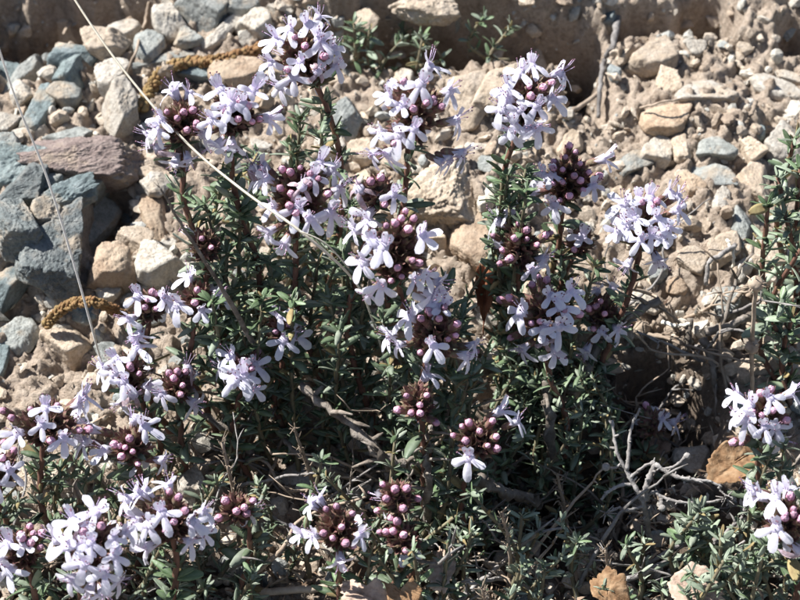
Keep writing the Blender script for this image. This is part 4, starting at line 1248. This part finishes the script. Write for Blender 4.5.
# loose twigs and roots
TW = [
 ([(618, 18, .004), (613, 45, .006), (604, 62, .006), (600, 90, .006), (598, 118, .003)], .0009, .0005, 'deadwood', 'grey upright twig against the dark gap above the pink-tan stone'),
 ([(662, 322, .006), (676, 326, .007), (690, 324, .006)], .0005, .0004, 'straw', 'short straight straw bridging the black hollow'),
 ([(654, 322, .004), (658, 345, .002), (661, 372, -.004)], .0005, .0003, 'dry', 'thin dark twig hanging into the black hollow'),
 ([(690, 318, .006), (688, 345, .004), (687, 380, .000), (690, 420, -.006)], .0008, .0006, 'wood', 'upright grey-brown root at the right rim of the black hollow'),
 ([(703, 338, .006), (710, 355, .005), (715, 378, .003), (716, 400, .000)], .0010, .0005, 'wood', 'brown root hanging right of the upright root by the hollow'),
 ([(705, 332, .006), (725, 328, .008), (742, 320, .008), (758, 312, .006)], .0011, .0008, 'wood', 'stout grey-brown root lying level below the light grey stone'),
 ([(735, 245, .006), (720, 255, .010), (709, 263, .010), (706, 285, .006)], .0006, .0005, 'deadwood', 'grey hooked root arching over the tan clods'),
 ([(727, 240, .005), (734, 255, .007), (732, 268, .005)], .0004, .0003, 'straw', 'short pale root end beside the hooked root'),
 ([(665, 362, -.004), (680, 362, .002), (700, 360, .004)], .0005, .0004, 'dry', 'short dry twig across the lower part of the black hollow'),
 ([(420, 32, .006), (450, 36, .008), (470, 40, .008), (480, 30, .008)], .0005, .0005, 'straw', 'pale twig lying along the ledge at the top edge'),
 ([(468, 22, .008), (477, 30, .010), (470, 40, .008), (452, 42, .006)], .0006, .0004, 'dry', 'small curled twig at the end of the ledge straw'),
 ([(62, 0, .004), (70, 20, .010), (64, 34, .004)], .0005, .0004, 'dry', 'thin dry blade in the upper left dark hollow'),
 ([(150, 0, .006), (145, 22, .010), (136, 50, .008), (126, 78, .004)], .0004, .0003, 'dry', 'thin grey blade right of the straw stalk near the top'),
 ([(560, 118, .004), (577, 108, .006), (600, 92, .006)], .0007, .0006, 'dry', 'short stubby twig below the upper dark gap'),
 ([(640, 108, .006), (664, 102, .008), (690, 98, .006)], .0003, .0002, 'dry', 'hair-thin dry stem below the smooth oval stone'),
 ([(756, 102, .006), (752, 112, .008), (746, 124, .005)], .0006, .0004, 'dry', 'short brown twig left of the slanting pale slab'),
 ([(285, 440, .010), (300, 455, .012), (330, 470, .010), (360, 480, .004)], .0006, .0007, 'wood', 'bent grey twig in the shade of the left bush'),
 ([(480, 555, .004), (500, 575, .006), (530, 590, .006)], .0008, .0006, 'dry', 'dark twig on the litter below the bud cluster'),
 ([(600, 585, .006), (640, 575, .008), (670, 560, .008), (683, 556, .004)], .0007, .0005, 'deadwood', 'knobbly pale twig on the pinkish dead leaf at the bottom'),
 ([(255, 592, .004), (300, 590, .006), (360, 583, .006), (420, 575, .004)], .0008, .0007, 'dry', 'long dark twig lying above the torn tan leaf'),
]
for ctrl, r0, r1, mt, lab in TW:
    G = Geo()
    pts = []
    for a, b, c in ctrl:
        q = at_h(a, b)
        pts.append(at_h(a, b, c + float(ground_h(q.x, q.dot(ALONG), False)[0]) * .7))
    pts = curve_pts(pts, 6, .0002)
    n = len(pts)
    G.tube(pts, [r0 + (r1 - r0) * i / (n - 1) for i in range(n)], 0, 7, 0, .14)
    thing_mesh('twig', G, [M[mt]], lab, 'twig', 'loose twigs and roots on the bank')

# dry spent spikes
def spike(base, tip, label, rr=.0004, tuft=.0022, frac=.45):
    B = on_ground(*base); T = at_y(*tip, B.y - .004)
    pts = curve_pts([B, B.lerp(T, .5) + Vector((.001, -.001, 0)), T], 9, .0001)
    G = Geo(); n = len(pts)
    G.tube(pts, [rr * (1.3 - .6 * i / n) for i in range(n)], 0, 6, 0, .12)
    for i in range(int(n * (1 - frac)), n, 1):
        ax = (pts[min(i + 1, n - 1)] - pts[i - 1]).normalized()
        for q in range(5):
            dv = (Vector((rnd.uniform(-1, 1), rnd.uniform(-1, 1), rnd.uniform(-1, 1))).normalized() + ax * .5) * tuft * rnd.uniform(.5, 1)
            m_ = pts[i] + dv * .6
            G.tube([pts[i], m_, pts[i] + dv + Vector((0, 0, .0002))], [.00014, .00012, .00005], 0, 3)
    thing_mesh('dry_spike', G, [M['dry']], label, 'dry spike', 'spent flower spikes')
spike((318, 520), (294, 428), 'dry spent flower spike above the low four-flowered head at bottom')
spike((240, 560), (222, 442), 'thin dry spent spike above the small pink buds at lower left')
spike((565, 560), (557, 474), 'pale dry spent spike in the shaded centre of the litter')
spike((508, 590), (502, 512), 'dry spent spike beside the shaded litter below the bud cluster')
spike((598, 610), (606, 548), 'bristly dry spike at the bottom near the dead twig')
spike((484, 640), (482, 588), 'bristly dry spike poking up at the bottom edge')
spike((560, 640), (480 + 272, 590), 'dry bristly spike in the grey leaves at the lower right') if 0 else None
# dried stalk with two round seed heads
B = on_ground(757, 420); G = Geo()
pts = curve_pts([B, at_y(752, 380, B.y), at_y(753, 330, B.y - .002), at_y(756, 284, B.y - .003)], 8, .0001)
G.tube(pts, .00045, 0, 6, 0, .1)
for c, r in ((pts[-1], .0016), (at_y(752, 347, B.y - .002), .0014), (pts[14], .0009)):
    v = d * r * (1 + .35 * fbm(d * 4 + r * 9e3, 3)[:, None])
    G.add(v + np.array(c), f, 0)
    for q in range(12):
        dv = Vector((rnd.uniform(-1, 1), rnd.uniform(-1, 1), rnd.uniform(-.4, 1))).normalized() * r * 1.6
        G.tube([c, c + dv], [.00022, .00008], 0, 3)
thing_mesh('seed_stalk', G, [M['dry']], 'thin dried stalk with fuzzy round seed heads left of the right-edge plant', 'stalk')

# dead leaves
def dead_leaf(outline, hs, mat, label, curl=.003, fold=0.0):
    """outline: photo pixels round the leaf; hs: height over the slope; curled about its midrib"""
    n = 72
    P = [Vector((a[0], a[1], 0)) for a in outline]
    m_ = len(P)
    cx = sum(p.x for p in P) / m_; cy = sum(p.y for p in P) / m_
    q = at_h(cx, cy)
    h0 = float(ground_h(q.x, q.dot(ALONG), False)[0]) + hs
    O = at_h(cx, cy, h0)
    loc = [Vector(((at_h(p.x, p.y, h0) - O).dot(RIGHT), (at_h(p.x, p.y, h0) - O).dot(ALONG))) for p in P]
    far = max(range(m_), key=lambda i: loc[i].length)
    ax = loc[far].normalized(); pe = Vector((-ax.y, ax.x))
    RR = loc[far].length
    sd = rnd.uniform(0, 60)
    ring = []
    for i in range(n):
        t = i / n * m_; k = int(t); fr_ = t - k
        p = loc[k].lerp(loc[(k + 1) % m_], fr_)
        j = 1 + .10 * float(fbm(np.array([[i * .35, sd, 0]]), 3)[0]) + (rnd.uniform(-.16, 0) if rnd.random() < .12 else 0)
        ring.append(p * j)
    rows = 9
    uv = [Vector((0, 0))] + [p * (j / rows) for j in range(1, rows + 1) for p in ring]
    pu = np.array([(p.dot(ax) / RR, p.dot(pe) / RR, sd) for p in uv])
    hh = curl * (pu[:, 1] ** 2 * 1.6 - pu[:, 0] ** 2 * .7) + .16 * RR * fbm(pu * 1.7, 4, .55) + fold * RR * np.abs(pu[:, 1]) - .0004 * np.exp(-(pu[:, 1] / .06) ** 2)
    sv = np.abs(((np.abs(pu[:, 1]) * .7 - pu[:, 0]) * 3.2) % 1 - .5) * 2
    hh = hh + .02 * RR * sv
    v = np.array([tuple(O + RIGHT * p.x + ALONG * p.y + NRM * float(h_)) for p, h_ in zip(uv, hh)])
    ff = [(0, 1 + i, 1 + (i + 1) % n) for i in range(n)]
    for j in range(rows - 1):
        for i in range(n):
            i2 = (i + 1) % n
            ff.append((1 + j * n + i, 1 + (j + 1) * n + i, 1 + (j + 1) * n + i2, 1 + j * n + i2))
    N = len(v); e = 1 + (rows - 1) * n
    G = Geo()
    G.add(np.concatenate([v, v - nrm * .00016]), ff + [tuple(reversed([a + N for a in q_])) for q_ in ff] + [(e + i, e + N + i, e + N + (i + 1) % n, e + (i + 1) % n) for i in range(n)], 0)
    # midrib and leaf stalk
    idx = [1 + j * n + int(far / m_ * n) for j in range(rows)]
    ribs = [Vector(v[0]) + NRM * .0001] + [Vector(v[k]) + NRM * .0001 for k in idx]
    ribs.append(ribs[-1] + (ribs[-1] - ribs[-3]) * .8)
    G.tube(ribs, [.00016] * len(ribs), 0, 5, 0, .1)
    thing_mesh('dead_leaf', G, [M[mat]], label, 'leaf', 'dead leaves in the litter')
dead_leaf([(476, 274), (481, 261), (489, 258), (495, 270), (496, 288), (492, 305), (484, 318), (477, 306), (474, 288)], .020, 'redleaf', 'curled red-brown dead leaf left of the pink-budded flower heads', .004, .9)
dead_leaf([(706, 462), (720, 448), (742, 438), (760, 444), (764, 470), (750, 482), (728, 484), (708, 478)], .018, 'deadleaf', 'broad orange-brown dead leaf below the right-edge flower cluster', .003)
dead_leaf([(512, 455), (535, 430), (575, 418), (600, 432), (605, 462), (580, 480), (545, 482), (520, 474)], .008, 'deadleaf', 'large brown dead leaf in deep shade beside the bud cluster', .004)
dead_leaf([(340, 582), (352, 578), (366, 586), (378, 580), (388, 592), (382, 606), (360, 612), (342, 604)], .026, 'paleleaf', 'torn pale tan dead leaf at the bottom edge', .002)
dead_leaf([(384, 578), (392, 582), (400, 590), (412, 580), (422, 592), (418, 606), (400, 612), (388, 604)], .027, 'deadleaf', 'orange-tan lobed dead leaf beside the torn one at the bottom edge', .002)
dead_leaf([(425, 572), (440, 545), (452, 548), (456, 570), (446, 590), (430, 588)], .018, 'paleleaf', 'greyish dead leaf standing in the litter below the lower buds', .002)
dead_leaf([(668, 578), (690, 565), (718, 578), (728, 600), (700, 615), (672, 604)], .020, 'paleleaf', 'pinkish-tan dead leaf at the bottom near the knobbly twig', .002)
dead_leaf([(590, 578), (606, 570), (626, 580), (632, 602), (608, 612), (592, 600)], .020, 'deadleaf', 'reddish-tan dead leaf at the bottom edge right of centre', .002)
dead_leaf([(640, 445), (655, 436), (672, 442), (668, 462), (650, 468)], .004, 'paleleaf', 'small pinkish dead leaf behind the dead twig', .0015)
dead_leaf([(478, 520), (496, 510), (508, 522), (500, 536), (484, 534)], .006, 'paleleaf', 'small tan dead leaf in the shaded litter left of centre bottom', .0015)

# fine plant litter, uncountable: chips, needles and crumbs under the bushes
def litter():
    g = np.random.default_rng(21)
    V_, F_, T_, n0 = [], [], [], 0
    k = 0
    while k < 2600:
        px, py = g.uniform(-10, 810), g.uniform(300, 640)
        keep = (py > 430) or (280 < px < 720 and g.uniform() < .45) or g.uniform() < .03
        if not keep: continue
        p = at_h(px, py)
        h = float(ground_h(p.x, p.dot(ALONG))[0]) + g.uniform(.0002, .0035)
        c = np.array(p) + nrm * h
        L = g.uniform(.001, .0045); w = L * g.choice((.06, .09, .13, .2))
        a = g.normal(size=3); a -= nrm * a.dot(nrm) * .6; a /= np.linalg.norm(a)
        b = np.cross(nrm + .6 * g.normal(size=3), a); b /= np.linalg.norm(b)
        up = np.cross(a, b) * w * .35
        q = [c - a * L / 2, c + b * w / 2 + up, c + a * L / 2, c - b * w / 2 + up, c - up * 1.2]
        V_ += q
        F_ += [(n0, n0 + 1, n0 + 3), (n0 + 1, n0 + 2, n0 + 3), (n0, n0 + 4, n0 + 1), (n0 + 1, n0 + 4, n0 + 2), (n0 + 2, n0 + 4, n0 + 3), (n0 + 3, n0 + 4, n0)]
        T_ += [g.uniform()] * 5
        n0 += 5; k += 1
    m, nt, bb = principled('litter', .9, .2)
    at = nt.nodes.new('ShaderNodeAttribute'); at.attribute_name = 'tone'
    c = ramp(nt, [(0, (.10, .065, .045)), (.4, (.22, .15, .10)), (.7, (.36, .27, .20)), (.85, (.30, .30, .24)), (1, (.50, .42, .33))])
    nt.links.new(at.outputs['Fac'], c.inputs[0]); nt.links.new(c.outputs[0], bb.inputs['Base Color'])
    me = make_mesh('plant_litter', np.array(V_), F_, m, False, None, {'tone': np.array(T_)})
    tag(link('plant_litter', me), 'brown plant litter chips on the soil under the bushes', None, None, 'stuff')
litter()
